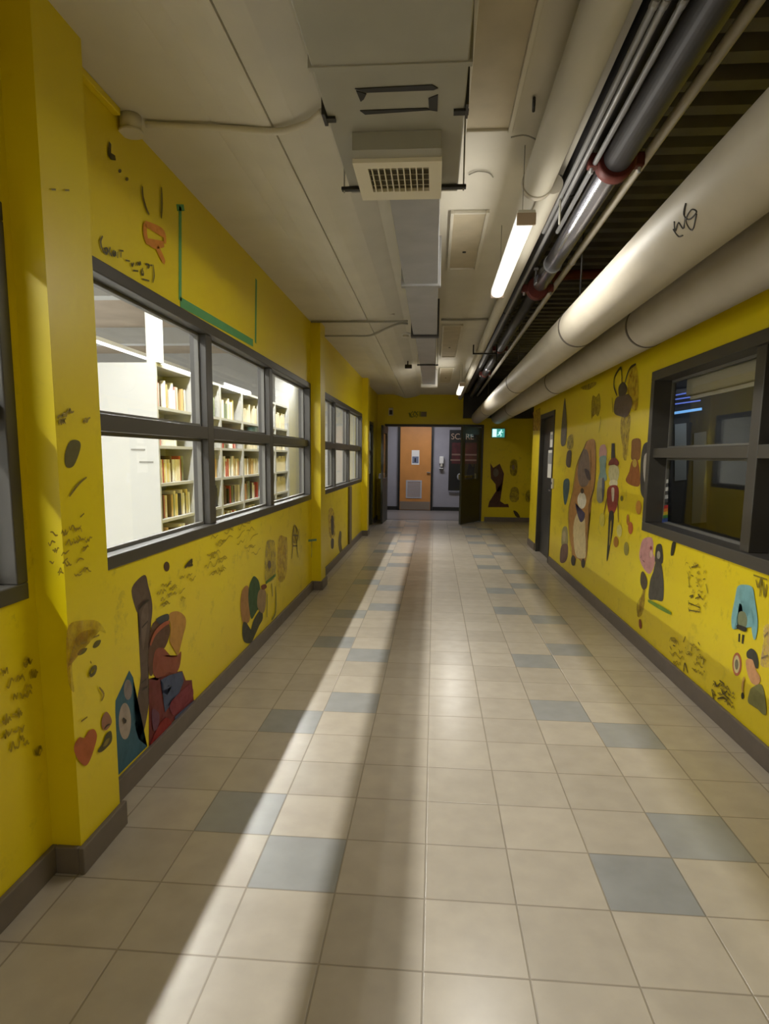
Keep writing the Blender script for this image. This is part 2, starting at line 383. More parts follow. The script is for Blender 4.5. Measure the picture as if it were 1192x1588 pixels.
boxes('pictogram', [((-.60, LY-.058, 1.28), (-.43, LY-.056, 1.46))], mat('sign_grey', (110, 118, 140), .5), t)
boxes('figure_mark', [((-.54, LY-.060, 1.31), (-.50, LY-.058, 1.42))], BLACK, t)
t = thing('soap_dispenser', (.20, LY, 1.2), 'white wall-mounted hand sanitiser dispenser beside the orange door', 'dispenser')
boxes('housing', [((.13, LY-.11, 1.27), (.25, LY, 1.47))], WHITE, t, bev=.02)
boxes('nozzle', [((.16, LY-.10, 1.20), (.22, LY-.03, 1.27))], PLAST, t, bev=.008)
boxes('drip_tray', [((.13, LY-.12, 1.14), (.24, LY, 1.16))], WHITE, t, bev=.004)
# dark poster panel
t = thing('poster', (.85, LY, 1.3), 'tall black poster with cream lettering and dark red picture on the far grey wall', 'poster')
boxes('board', [((.39, LY-.03, .56), (1.35, LY, 2.18))], BLACK, t)
boxes('red_picture', [((.46, LY-.034, 1.28), (1.28, LY-.031, 1.84))], mat('poster_red', (70, 22, 24), .6, 0, .4, 9), t)
boxes('caption_line', [((.46, LY-.036, 1.50), (1.2, LY-.034, 1.545)), ((.43, LY-.036, 1.355), (1.2, LY-.034, 1.40))], mat('caption', (120, 92, 80), .6), t)
boxes('grey_swoosh', [((.40, LY-.06, .50), (1.2, LY-.03, .55))], mat('swoosh', (120, 120, 128), .5), t, bev=.01)
def text_mesh(body, size, m, parent, M4, name, ext=.002, align='LEFT', sx=1.):
    c = bpy.data.curves.new(name, 'FONT'); c.body = body; c.size = size; c.extrude = ext; c.align_x = align
    o = bpy.data.objects.new(name, c); COL.objects.link(o)
    dg = bpy.context.evaluated_depsgraph_get(); me = bpy.data.meshes.new_from_object(o.evaluated_get(dg))
    bpy.data.objects.remove(o); me.transform(M4 @ Matrix.Scale(sx, 4, (1, 0, 0))); me.materials.clear(); me.materials.append(m)
    k = bpy.data.objects.new(name, me); COL.objects.link(k); k.parent = parent
    if parent.location.length: k.matrix_parent_inverse = Matrix.Translation(parent.location).inverted()
    return k
FACE_CAM = Matrix.Rotation(math.pi/2, 4, 'X')
text_mesh('SCARE', .22, mat('cream_letter', (176, 150, 128), .6), t, Matrix.Translation((.43, LY-.035, 1.93)) @ FACE_CAM, 'lettering', sx=.95)
bm = bmesh.new(); bmesh.ops.create_uvsphere(bm, u_segments=14, v_segments=8, radius=.07)
for v in bm.verts: v.co = Vector((v.co.x*.9+.68, v.co.y*.25+LY-.035, v.co.z*1.3+.93))
link('pale_face', bm, mat('pale_grey', (140, 140, 140), .6), t, True)
lo = tag(boxes('lobby_lamp', [((-.9, 15.9, 2.655), (.3, 16.2, 2.7))], WHITE), 'flat ceiling lamp of the lobby beyond the double doors', 'lamp')
area_lamp('lobby_light', (-.3, 16.05, 2.64), 1.2, .3, P_LOBBY, (.92, .92, 1), parent=lo)

# ---------------------------------------------------------------- library seen through the left windows
struct(boxes('wall_library', [((-9.6, -5, 0), (-9.5, 14.5, 3.8)), ((-9.5, 14.3, 0), (LX-.12, 14.5, 3.8)), ((-9.5, -5, 0), (LX-.12, -4.8, 3.8))], LIBW))
struct(boxes('wall_library_upper', [((LX-.13, -4.8, 3.3), (LX-.12, 14.3, 3.8))], LIBW))
struct(boxes('floor_library', [((-9.5, -4.8, -.05), (LX-.12, 14.3, 0))], mat('library_carpet', (150, 150, 150), .9, 0, .1, 30)))
struct(boxes('ceiling_library', [((-9.5, -4.8, 3.7), (LX-.12, 14.3, 3.8))], mat('library_ceiling', (150, 136, 118), .8, 0, .12, 2)))
struct(boxes('trim_8', [((-9.5, y, 3.42), (LX-.13, y+.22, 3.7)) for y in (1.2, 4.6, 8.0, 11.4)] + [((-2.80, 6.13, 2.345), (-2.68, 6.25, 3.7)), ((-4.0, 4.9, 2.9), (-2.9, 5.1, 3.0)), ((-2.95, 11.75, 0), (-2.70, 12.7, 3.7))], LIBW))
GLOWL = mat('library_tube', (255, 255, 252), .5, emit=3.0)
def lib_lamp(x, z, y0, y1, p, where):
    t = thing('linear_lamp', (x, (y0+y1)/2, z), f'long white linear library ceiling lamp, {where}', 'lamp', 'linear lamps of the library')
    boxes('housing', [((x-.05, y0, z+.02), (x+.05, y1, z+.08))], WHITE, t, bev=.004)
    boxes('diffuser', [((x-.04, y0+.01, z+.002), (x+.04, y1-.01, z+.02))], GLOWL, t)
    for yy in (y0+.3, y1-.3): tubes('suspension_cable', [[(x, yy, z+.07), (x, yy, 3.7)]], .004, GALV, t, 6)
    l = area_lamp('lamp_light', (x, (y0+y1)/2, z-.002), .06, y1-y0-.02, p, (1, .985, .955)); l.parent = t; l.matrix_parent_inverse = Matrix.Translation(t.location).inverted()
lib_lamp(-2.42, 3.0, -4.0, 12.2, P_LIB_NEAR, 'the row nearest the corridor windows')
lib_lamp(-4.9, 3.05, -4.0, 13.5, P_LIB_MID, 'the middle row above the bookcases')
lib_lamp(-3.75, 3.3, -4.0, 12.5, P_LIB_MID, 'second row from the corridor, hung highest')
lib_lamp(-7.6, 2.6, -4.0, 13.5, P_LIB_FAR, 'the row farthest from the corridor')

# bookcases: double-sided white units in one line
SH = [.10, .44, .81, 1.175, 1.55, 1.93]; TOP = 2.34; BX0, BX1 = -3.36, -2.70
BCW = .93
ORD = ['nearest the camera', 'second from the camera', 'third from the camera', 'fourth from the camera', 'fifth from the camera', 'farthest from the camera']
bc_mat = mat('bookcase_white', (170, 170, 167), .5, 0, .02)
for k in range(6):
    y0 = 6.10+k*BCW
    t = thing('bookcase', ((BX0+BX1)/2, y0+BCW/2, 0), f'white double-sided library bookcase behind the left windows, {ORD[k]}', 'bookcase', 'white bookcases in the library')
    boxes('side_panel', [((BX0, y0, 0), (BX1, y0+.03, TOP))], bc_mat, t)
    boxes('side_panel', [((BX0, y0+BCW-.03, 0), (BX1, y0+BCW, TOP))], bc_mat, t)
    boxes('back_panel', [((-3.04, y0+.03, .1), (-3.02, y0+BCW-.03, TOP))], bc_mat, t)
    boxes('top_panel', [((BX0, y0+.03, TOP-.03), (BX1, y0+BCW-.03, TOP))], bc_mat, t)
    for z in SH: boxes('shelf', [((BX0+.01, y0+.03, z-.03), (BX1-.005, y0+BCW-.03, z))], bc_mat, t)
    if k == 0:
        [boxes('label_holder', [q], mat('label_grey', (120, 118, 112), .5), t) for q in (((-2.98, y0-.006, 1.50), (-2.84, y0, 1.515)), ((-2.90, y0-.006, 1.38), (-2.76, y0, 1.395)))]
# books
cols = {'cream': (214, 204, 176), 'white': (224, 222, 214), 'tan': (190, 160, 110), 'dark brown': (84, 62, 46), 'red': (168, 60, 56),
        'grey-green': (120, 130, 104), 'navy': (54, 58, 84), 'pale yellow': (216, 198, 130), 'pink': (196, 140, 136), 'black': (40, 38, 38)}
protos = {}
def make_book(cn, kx):
    key = (cn, kx)
    if key in protos:
        src = protos[key]; r = src.copy(); COL.objects.link(r)
        for ch in src.children:
            c = ch.copy(); COL.objects.link(c); c.parent = r
        return r
    h, wd, th = ((.235, .165, .034), (.27, .19, .045), (.20, .14, .026))[kx]
    r = bpy.data.objects.new('book', None)
    bm = bmesh.new()   # cover: two boards and a rounded spine facing +x
    box(bm, (-wd/2, -th/2, 0), (wd/2-.004, -th/2+.003, h)); box(bm, (-wd/2, th/2-.003, 0), (wd/2-.004, th/2, h))
    tube(bm, [(wd/2-.004, 0, 0), (wd/2-.004, 0, h)], th/2, 10)
    me = bpy.data.meshes.new('book'); bmesh.ops.recalc_face_normals(bm, faces=bm.faces); bm.to_mesh(me); bm.free(); me.materials.append(mat('book_'+cn, cols[cn], .6))
    r = bpy.data.objects.new('book', me); COL.objects.link(r)
    boxes('pages', [((-wd/2+.004, -th/2+.003, .004), (wd/2-.02, th/2-.003, h-.004))], mat('paper', (232, 226, 208), .8), r)
    protos[key] = r; return r
rb = random.Random(11)
shelf_name = {1: 'lowest', 2: 'second lowest', 3: 'middle', 4: 'second highest', 5: 'top'}
nbook = 0; rest = bmesh.new(); proto_used = set()
names = list(cols)
for k in range(6):
    y0 = 6.10+k*BCW+.035
    for si in (2, 3, 1, 4, 5):
        y = y0+.01; end = y0+BCW-.08
        while y < end:
            if rb.random() < (.05 if si < 4 else .14): y += rb.uniform(.04, .14 if si < 4 else .3); continue
            kx = rb.choice((0, 0, 1, 2)); th = (.034, .045, .026)[kx]
            if y+th > end: break
            cn = rb.choices(names, weights=(5, 4, 3, 3, 2, 2, 1.5, 2, 1, 1.5) if si < 4 else (2, 8, 1, 1, .7, 1, .5, 1, 1, .4))[0]
            wd = (.165, .19, .14)[kx]
            if nbook < 292:
                b = make_book(cn, kx)
                b.location = (-2.73-wd/2-th/2-rb.uniform(0, .02), y+th/2, SH[si]+.001); nbook += 1
                tag(b, f'{cn} book on the {shelf_name[si]} shelf, library bookcase {ORD[k]}', 'book', f'{cn} books, {shelf_name[si]} shelf, bookcase {ORD[k]}')
            else:
                h = (.235, .27, .20)[kx]; box(rest, (-2.74-wd, y+.001, SH[si]+.001), (-2.74, y+th-.001, SH[si]+h))
            y += th+.0015
tag(link('book_rows', rest, mat('book_cream', cols['cream'])), 'rows of books in the far library bookcases, too small to tell apart', 'books', kind='stuff')
# ---------------------------------------------------------------- dark room behind the right window
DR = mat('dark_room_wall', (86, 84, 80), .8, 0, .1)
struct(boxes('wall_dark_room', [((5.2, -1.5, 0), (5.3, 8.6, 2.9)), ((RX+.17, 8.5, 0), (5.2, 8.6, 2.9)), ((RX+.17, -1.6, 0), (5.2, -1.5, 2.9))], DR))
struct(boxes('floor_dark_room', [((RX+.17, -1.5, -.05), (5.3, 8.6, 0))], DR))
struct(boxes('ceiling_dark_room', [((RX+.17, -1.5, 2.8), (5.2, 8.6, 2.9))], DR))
t = thing('blind_cassette', (RX+.22, 4.0, 1.97), 'pale roller blind cassette hanging inside the top of the right window', 'blind')
boxes('cassette', [((RX+.19, 3.56, 1.93), (RX+.27, 4.9, 2.05))], PLAST, t, bev=.01)
boxes('bottom_bar', [((RX+.215, 3.58, 1.90), (RX+.235, 4.88, 1.925))], WHITE, t, bev=.003)
def on_far(name, pts, y, m, parent=None, th=.01):
    P = [at(px, py, 1, y) for px, py in pts]; bm = bmesh.new()
    a = [bm.verts.new(p) for p in P]; b = [bm.verts.new(p+Vector((0, th, 0))) for p in P]
    bm.faces.new(a); bm.faces.new(b[::-1])
    for k in range(len(P)): bm.faces.new((a[k], a[(k+1) % len(P)], b[(k+1) % len(P)], b[k]))
    return link(name, bm, m, parent)
REFL_PALE = mat('reflection_pale', (200, 200, 188), .7)  # flat pale sheets imitate reflections in the window glass
tag(on_far('reflection_sheet', [(1046, 658), (1064, 656), (1064, 744), (1046, 746)], 8.48, REFL_PALE), 'left tall pale sheet standing in for a glass reflection, inside the dark room', 'notice')
tag(on_far('reflection_sheet', [(1076, 672), (1095, 669), (1095, 810), (1072, 812)], 8.48, mat('reflection_grey', (150, 150, 144), .7)), 'right, longer grey sheet standing in for a glass reflection, inside the dark room', 'notice')
t = thing('ceiling_lamp', (3.5, 8.3, 2.2), 'bluish strip lamps glowing inside the dark room behind the right window', 'lamp')
BG = mat('blue_glow', (96, 120, 220), .5, emit=.8); BG2 = mat('blue_glow_bright', (110, 170, 230), .5, emit=1.2)
on_far('blue_strip', [(1036, 640), (1088, 632), (1088, 636), (1036, 644)], 8.3, BG2, t, .02)
for y_, w_ in ((624, 50), (617, 46), (611, 36)): on_far('violet_strip', [(1036, y_+3), (1036+w_, y_-4), (1036+w_, y_-2), (1036, y_+5)], 8.3, BG, t, .02)
on_far('lamp_housing', [(1034, 606), (1090, 598), (1090, 606), (1034, 612)], 8.32, DSTEEL, t, .05)
area_lamp('room_fill_light', (3.6, 7.6, 2.3), .8, .2, P_ROOM_FILL, (.8, .88, 1), (math.radians(50), 0, 0), t)  # added fill light aimed at the far-wall sheets; no visible fixture of its own
# ---------------------------------------------------------------- overhead: lamps
TUBE = mat('lamp_diffuser', (255, 253, 244), .5, emit=P_TUBE_GLOW)
def corridor_lamp(y0, y1, label, gain=1.):
    x, zb = .372, 2.47
    t = thing('fluorescent_lamp', (x, (y0+y1)/2, CZ), label, 'lamp', 'fluorescent lamps of the corridor')
    boxes('housing', [((x-.038, y0, zb+.042), (x+.038, y1, zb+.056))], WHITE, t, bev=.004)
    bm = bmesh.new(); n = 10                      # rounded wrap-around diffuser
    prof = [(x-.038, zb+.042)]+[(x-.038*math.cos(math.pi*k/n), zb+.020-.025*math.sin(math.pi*k/n)) for k in range(n+1)]+[(x+.038, zb+.042)]
    A = [bm.verts.new((p[0], y0+.012, p[1])) for p in prof]; B = [bm.verts.new((p[0], y1-.012, p[1])) for p in prof]
    for k in range(len(prof)): bm.faces.new((A[k], A[(k+1) % len(prof)], B[(k+1) % len(prof)], B[k]))
    bm.faces.new(A); bm.faces.new(B[::-1]); link('diffuser', bm, TUBE, t)
    cm = mat('lamp_end_cap', (196, 176, 160), .5)
    for yy in (y0, y1-.012):
        boxes('end_cap', [((x-.041, yy, zb-.006), (x+.041, yy+.012, zb+.044))], cm, t, bev=.003)
    for yy in (y0+.15, y1-.15): tubes('suspension_cable', [[(x, yy, zb+.056), (x, yy, CZ-.002)]], .002, GALVD, t, 6)
    for nm, zz, rot, sy in (('down_light', zb-.010, (0, 0, 0), .07), ('side_light', zb+.02, (0, math.radians(90), 0), .05), ('side_light', zb+.02, (0, math.radians(-90), 0), .05)):
        xx = x + (0 if nm == 'down_light' else (-.045 if rot[1] > 0 else .045))
        p = P_TUBE*gain*(.7 if nm == 'down_light' else .15)
        l = area_lamp(nm, (xx, (y0+y1)/2, zz), sy, y1-y0-.05, p, (1, .965, .89), rot); l.parent = t; l.matrix_parent_inverse = Matrix.Translation(t.location).inverted()
corridor_lamp(2.93, 4.22, 'bright fluorescent ceiling lamp beside the pipes, nearest in view')
corridor_lamp(9.3, 10.7, 'small distant fluorescent ceiling lamp near the double doors')
corridor_lamp(-2.6, -1.07, 'unseen fluorescent ceiling lamp added behind the viewpoint for ambient light', 1.15)  # out-of-view lamp added to lift the corridor's ambient light

# ---------------------------------------------------------------- overhead: duct
DB = 2.50
t = thing('ventilation_duct', (-.14, 1, CZ), 'rectangular galvanised ventilation duct running along the middle of the ceiling', 'duct')
boxes('wide_section', [((-.350, -5.9, DB), (.068, 2.66, CZ-.06))], GALVD, t, bev=.004)
boxes('narrow_section', [((-.205, 2.66, DB+.005), (.0, 5.65, CZ-.08))], GALV, t, bev=.004)
boxes('narrow_section', [((-.195, 5.72, DB+.03), (-.01, 9.7, CZ-.06))], GALV, t, bev=.004)
boxes('flange', [((-.225, 4.02, DB-.008), (.015, 4.07, CZ-.07))], GALV, t, bev=.003)
boxes('flange', [((-.225, 5.64, DB-.012), (.015, 5.72, CZ-.05))], DSTEEL, t, bev=.003)
boxes('flange', [((-.36, 1.83, DB-.004), (.078, 1.85, CZ-.055))], GALVD, t, bev=.001)
boxes('flange', [((-.36, 1.06, DB-.004), (.078, 1.08, CZ-.055))], GALVD, t, bev=.001)
boxes('end_diffuser', [((-.225, 9.70, DB+.0), (.02, 9.86, DB+.25))], WHITE, t, bev=.004)
# neck and grille
g = thing('air_grille', (-.145, 2.4, DB), 'white square air grille boxed below the duct', 'vent')
boxes('neck', [((-.285, 2.18, 2.445), (.0, 2.545, DB-.001))], GALVD, g)
bm = bmesh.new(); gx0, gx1, gy0, gy1, gz = -.292, .004, 2.24, 2.55, 2.432
ix0, ix1, iy0, iy1 = -.245, -.04, 2.285, 2.475
for a, b in (((gx0, gy0), (gx1, iy0)), ((gx0, iy1), (gx1, gy1)), ((gx0, iy0), (ix0, iy1)), ((ix1, iy0), (gx1, iy1))): box(bm, (*a, gz), (*b, gz+.014))
link('face_frame', bm, mat('grille_white', (214, 206, 184), .5), g)
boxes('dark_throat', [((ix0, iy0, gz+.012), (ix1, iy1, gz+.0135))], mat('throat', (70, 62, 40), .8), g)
for k in range(9):
    xx = ix0+.012+k*(ix1-ix0-.02)/8.6; boxes('vane', [((xx-.002, iy0, gz), (xx+.002, iy1, gz+.011))], mat('grille_white', (214, 206, 184), .5), g)
for k in range(4):
    yy = iy0+.03+k*.043; boxes('cross_vane', [((ix0, yy-.0006, gz+.009), (ix1, yy+.0006, gz+.011))], mat('grille_white', (214, 206, 184), .5), g)
# black tape outline on the duct
def zat(px, py, z): 
    p = at(px, py, 2, z); return (p.x, p.y)
def flat_poly(name, pxs, z, m, parent, th=.002, smooth=False):
    P = [at(x, y, 2, z) for x, y in pxs]
    if smooth: P = smooth_loop(P)
    bm = bmesh.new(); a = [bm.verts.new((p.x, p.y, z)) for p in P]; b = [bm.verts.new((p.x, p.y, z-th)) for p in P]
    bm.faces.new(a); bm.faces.new(b[::-1])
    for k in range(len(P)): bm.faces.new((a[k], a[(k+1) % len(P)], b[(k+1) % len(P)], b[k]))
    return link(name, bm, m, parent)
t = thing('tape_outline', (-.12, 2.0, DB), 'black tape stuck in an open rectangle on the underside of the duct', 'tape')
for q in ([(550, 137), (670, 131), (679, 136), (672, 139), (566, 143)], [(558, 171), (662, 167), (668, 170), (566, 177)], [(552, 140), (568, 145), (564, 153), (559, 157)], [(664, 152), (679, 146), (678, 172), (665, 170)]):
    flat_poly('tape_strip', q, DB-.0005, BLACK, t)
tag(flat_poly('tape_strip', [(549, 223), (680, 217), (680, 220), (549, 227)], DB-.0005, BLACK, None), 'single black tape line across the duct just before the grille', 'tape')
# trapeze hangers
def hanger(y, z, xa, xb, lab):
    t = thing('duct_hanger', ((xa+xb)/2, y, CZ), lab, 'bracket', 'duct hangers')
    boxes('cross_bar', [((xa-.03, y-.012, z-.012), (xb+.03, y+.012, z))], BLACK, t, bev=.002)
    tubes('threaded_rod', [[(xa-.02, y, z-.02), (xa-.02, y, CZ-.002)]], .003, GALVD, t, 8)
    tubes('threaded_rod', [[(xb+.02, y, z-.02), (xb+.02, y, CZ-.002)]], .003, GALVD, t, 8)
hanger(2.60, DB-.001, -.35, .068, 'black trapeze hanger under the wide duct beside the grille')
hanger(7.6, DB+.028, -.195, -.01, 'small trapeze hanger under the far narrow duct')
t = thing('duct_bracket', (.1, 2.05, DB), 'dark angle bracket on the right edge of the duct', 'bracket')
boxes('plate', [((.07, 2.02, DB-.01), (.078, 2.10, DB+.10))], DSTEEL, t); boxes('arm', [((.035, 2.06, DB-.008), (.08, 2.085, DB-.001))], BLACK, t)
t = thing('duct_bracket', (-.37, 2.1, DB), 'dark angle bracket on the left edge of the duct', 'bracket')
boxes('plate', [((-.362, 2.05, DB-.01), (-.352, 2.12, DB+.1))], DSTEEL, t); boxes('arm', [((-.36, 2.08, DB-.008), (-.325, 2.105, DB-.001))], BLACK, t)

# ceiling patches
for (x0, x1, y0, y1, lab) in ((.085, .30, .6, 2.93, 'long beige covered panel on the ceiling nearest the viewpoint, right of the wide duct'), (.06, .28, 3.82, 4.93, 'beige rectangular ceiling panel right of the narrow duct, nearer of the two small ones'),
                              (.05, .27, 6.95, 9.1, 'beige rectangular ceiling panel beyond the crossing conduit'), (.05, .28, 10.2, 12.2, 'farthest beige ceiling panel near the end wall')):
    t = thing('ceiling_panel', ((x0+x1)/2, (y0+y1)/2, CZ), lab, 'panel', 'covered ceiling panels')
    boxes('rim', [((x0, y0, CZ-.02), (x0+.02, y1, CZ)), ((x1-.02, y0, CZ-.02), (x1, y1, CZ)), ((x0+.02, y0, CZ-.02), (x1-.02, y0+.02, CZ)), ((x0+.02, y1-.02, CZ-.02), (x1-.02, y1, CZ))], CEIL, t, bev=.004)
    boxes('cover', [((x0+.02, y0+.02, CZ-.008), (x1-.02, y1-.02, CZ))], CEILP, t)
    boxes('cap', [(((x0+x1)/2-.012, (y0+y1)/2-.012+.5*(y1-y0)*.3, CZ-.014), ((x0+x1)/2+.012, (y0+y1)/2+.012+.5*(y1-y0)*.3, CZ-.008))], BLACK, t, bev=.003)

# conduits on the ceiling
def px_path(pts, z): return smooth_open([at(x, y, 2, z) for x, y in pts])
t = thing('junction_box', (LX+.06, 2.72, CZ-.06), 'round cream electrical box at the top of the left wall', 'junction box')
jb = at(203, 200, 2, 2.80)
tubes('body', [[(jb.x, jb.y, 2.849), (jb.x, jb.y, 2.79)]], .044, PLAST, t, 24)
tubes('cover', [[(jb.x, jb.y, 2.792), (jb.x, jb.y, 2.78)]], .049, PLAST, t, 24)
tag(tubes('conduit', [smooth_open([at(226, 193, 2, 2.833), at(300, 197, 2, 2.832), at(355, 199, 2, 2.822), at(395, 202, 2, 2.78), at(430, 204, 2, 2.752), at(455, 199, 2, 2.755), at(480, 190, 2, 2.762), at(499, 173, 2, 2.775)])], .013, PLAST), 'cream conduit snaking over the ceiling from the round box to the duct', 'conduit')
tag(boxes('wall_raceway', [((LX, 2.265, 2.82), (LX+.03, 2.68, 2.848))], YELP, bev=.004), 'yellow-painted cable raceway at the top of the left wall by the first pillar', 'raceway')
tag(tubes('conduit', [px_path([(482, 499), (540, 499)], 2.835)+px_path([(565, 499), (600, 499), (632, 498)], 2.755)], .010, GALVD), 'thin straight grey conduit crossing the ceiling from the left wall to the duct', 'conduit')
tag(tubes('conduit', [px_path([(684, 496), (720, 496), (757, 495)], 2.835)], .010, GALVD), 'thin grey conduit crossing the ceiling between the duct and the pipes', 'conduit')
tag(tubes('conduit', [px_path([(503, 521), (545, 521), (575, 520), (600, 509), (618, 502), (632, 502)], 2.755)], .010, GALVD), 'thin grey conduit with a diagonal jog beside the second pillar', 'conduit')
for (px, py, lab) in ((606, 487, 'white round smoke detector on the ceiling nearer of the two by the duct'), (629, 521, 'small smoke detector on the ceiling beyond the crossing conduits')):
    p = at(px, py, 2, CZ-.03); t = thing('smoke_detector', (p.x, p.y, CZ), lab, 'smoke detector')
    tubes('base', [[(p.x, p.y, CZ), (p.x, p.y, CZ-.02)]], .055, WHITE, t, 20); tubes('sensor', [[(p.x, p.y, CZ-.02), (p.x, p.y, CZ-.045)]], .035, PLAST, t, 20)
p = at(632, 568, 2, 2.75); t = thing('ceiling_camera', (p.x, p.y, CZ), 'small black device on a stem beside the far duct', 'device')
boxes('stem', [((p.x-.008, p.y-.008, p.z), (p.x+.008, p.y+.008, CZ))], BLACK, t); boxes('head', [((p.x-.04, p.y-.04, p.z-.03), (p.x+.06, p.y+.03, p.z+.02))], BLACK, t, bev=.006)
# loose wires on the ceiling
tag(tubes('ceiling_wire', [px_path([(792, 213), (815, 210), (838, 222), (846, 240), (845, 250)], 2.82)], .003, GALVD), 'thin loose wire curling on the ceiling above the lamp', 'wire')
tag(tubes('ceiling_wire', [px_path([(845, 248), (830, 262), (828, 280), (832, 290)], 2.78)], .006, DSTEEL), 'short dark wire dropping to the end of the near lamp', 'wire')
tag(tubes('ceiling_wire', [px_path([(727, 271), (740, 266), (757, 268), (764, 275)], 2.842)], .003, GALVD), 'short curved wire stub left on the ceiling', 'wire')
tag(tubes('ceiling_hook', [[at(828, 152, 2, 2.84), at(827, 172, 2, 2.84)]], .006, BLACK), 'small black hook on the ceiling above the loose wire', 'hook')
tag(tubes('ceiling_clip', [[at(839, 214, 2, 2.80), at(858, 214, 2, 2.80)]], .008, BLACK), 'small black cable clip beside the beige pipe', 'clip')

# ---------------------------------------------------------------- overhead: pipes
def long_pipe(name, x, z, r, y0, y1, m, label, rings=(), ringm=None, cat='pipe', group=None, n=40, parts=True):
    t = thing(name, (x, (y0+y1)/2, z), label, cat, group)
    tubes('pipe_run', [[(x, y0, z), (x, (y0+y1)/2, z), (x, y1, z)]], r, m, t, n)
    for yy, w_, dr in rings: tubes('joint_band', [[(x, yy, z), (x, yy+w_, z)]], r+dr, ringm or m, t, n)
    return t
ringm = mat('pipe_band', (92, 84, 76), .5)
A_ = (.927, 2.33, .13); B_ = (1.37, 2.335, .14)
ta = long_pipe('insulated_pipe', *A_, -5.9, ENDY-.28, PIPEW, 'thick cream insulated pipe, the left and larger-looking of the pair, with a scribbled tag', [(4.40, .03, .003), (7.5, .03, .003), (11.6, .03, .003)], ringm, group='insulated pipes')
tb = long_pipe('insulated_pipe', *B_, -5.9, ENDY-.28, PIPEW, 'thick cream insulated pipe running closest to the right wall', [(4.40, .03, .003), (7.5, .03, .003), (11.6, .03, .003)], ringm, group='insulated pipes')
# marker scribble wrapped on the left insulated pipe
def on_pipe(px, py, pipe, lift=.0015):
    x, z, r = pipe; o = Vector((0, 0, EYE)); d = (FWD*F_PX + RGT*(px-X0) - UPV*(py-Y0)).normalized()
    ox, oz = o.x-x, o.z-z; a = d.x**2+d.z**2; b = 2*(ox*d.x+oz*d.z); c = ox*ox+oz*oz-(r+lift)**2
    disc = max(0, b*b-4*a*c); return o+d*((-b-math.sqrt(disc))/(2*a))
Zc = lambda x, y: (800+.3289*x, .3289*y)
s1 = [(740, 1080), (765, 1115), (785, 1110)], [(745, 1045), (750, 1090), (765, 1050), (790, 1075), (800, 960), (790, 1010), (815, 1035), (850, 1000), (825, 990), (800, 1040), (830, 1085), (850, 1010)]
bm = bmesh.new()
bm.free()
for s in s1:
    bm = bmesh.new(); tube(bm, smooth_open([on_pipe(*Zc(*q), A_) for q in s]), .0024, 6); link('marker_scribble', bm, mat('marker', (60, 58, 56), .7), ta)
# pipe hangers on the insulated pipes
for yy in (4.42, 7.52, 11.62):
    if yy > 4:
        t = thing('pipe_hanger', (A_[0], yy, DZ), f'thin steel rod hanging the insulated pipe from the deck, {"nearest in view" if yy < 5 else "middle one" if yy < 9 else "farthest one"}', 'hanger', 'pipe hangers')
        tubes('rod', [[(A_[0], yy, A_[1]+.13), (A_[0], yy, DZ)]], .006, DSTEEL, t, 8)
        boxes('clevis', [((A_[0]-.02, yy-.015, A_[1]+.132), (A_[0]+.02, yy+.015, A_[1]+.17))], GALVD, t, bev=.003)
# beige pipe left of the dark services
long_pipe('beige_pipe', .457, 2.755, .071, -5.9, 3.25, CEIL, 'beige painted pipe at the edge of the flat ceiling, ending above the near lamp', [(3.22, .04, .004)], PIPEW)
long_pipe('beige_pipe', .535, 2.76, .046, 3.27, 14.4, CEIL, 'narrower beige pipe continuing behind the lamps toward the doors')
t = thing('pipe_clamp', (.5, 7.9, 2.8), 'black clamp bracket around the narrower beige pipe', 'bracket')
boxes('strap', [((.43, 7.9, 2.69), (.72, 7.93, 2.705)), ((.43, 7.9, 2.69), (.445, 7.93, 2.80)), ((.705, 7.9, 2.60), (.72, 7.93, 2.80))], BLACK, t, bev=.002)
# dark services
long_pipe('dark_pipe', .674, 2.892, .062, -5.9, 14.2, DSTEEL, 'wide dark grey pipe between the beige pipe and the thin conduits', [(3.6, .03, .003), (6.4, .03, .003)], DSTEEL, n=28)
for i, (dx, lab) in enumerate(((.594, 'leftmost'), (.622, 'middle'), (.672, 'rightmost'))):
    long_pipe('thin_conduit', dx, 2.75, .011, -5.9, 3.9 if i != 1 else 9.5, GALV, f'thin shiny steel conduit under the dark tray, {lab} of the three', [(1.62+.06*i, .05, .002), (2.02, .04, .002)], GALV, n=12, cat='conduit')
t = thing('conduit_clamp', (.63, 2.0, 2.8), 'strut bracket holding the three thin conduits', 'bracket')
boxes('strut', [((.56, 1.99, 2.763), (.72, 2.03, 2.79))], GALVD, t, bev=.003)
tubes('rod', [[(.575, 2.01, 2.79), (.575, 2.01, CZ)]], .005, DSTEEL, t, 8)
long_pipe('sprinkler_main', .765, 2.765, .062, -5.9, 3.02, DSTEEL, 'dark steel main pipe left of the beige thin pipe, nearest section', [(1.85, .03, .004)], GALVD, n=32)
long_pipe('sprinkler_main', .765, 2.765, .056, 3.10, 5.05, SHINY, 'bright bare steel pipe section beyond the red coupling', [(4.55, .02, .006)], GALV, n=32)
def coupling(x, z, r, y, lab):
    t = thing('pipe_coupling', (x, y, z), lab, 'coupling', 'red grooved couplings')
    tubes('ring', [[(x, y-.035, z), (x, y-.03, z), (x, y+.03, z), (x, y+.035, z)]], [r*.9, r, r, r*.9], RUST, t, 28)
    for s in (-1, 1):
        lug = boxes('bolt_lug', [((x+s*(r-.01), y-.025, z-.028), (x+s*(r+.035), y+.025, z+.028))], RUST, t, bev=.006)
        tubes('bolt', [[(x+s*(r+.018), y, z-.05), (x+s*(r+.018), y, z+.05)]], .008, GALV, lug, 8)
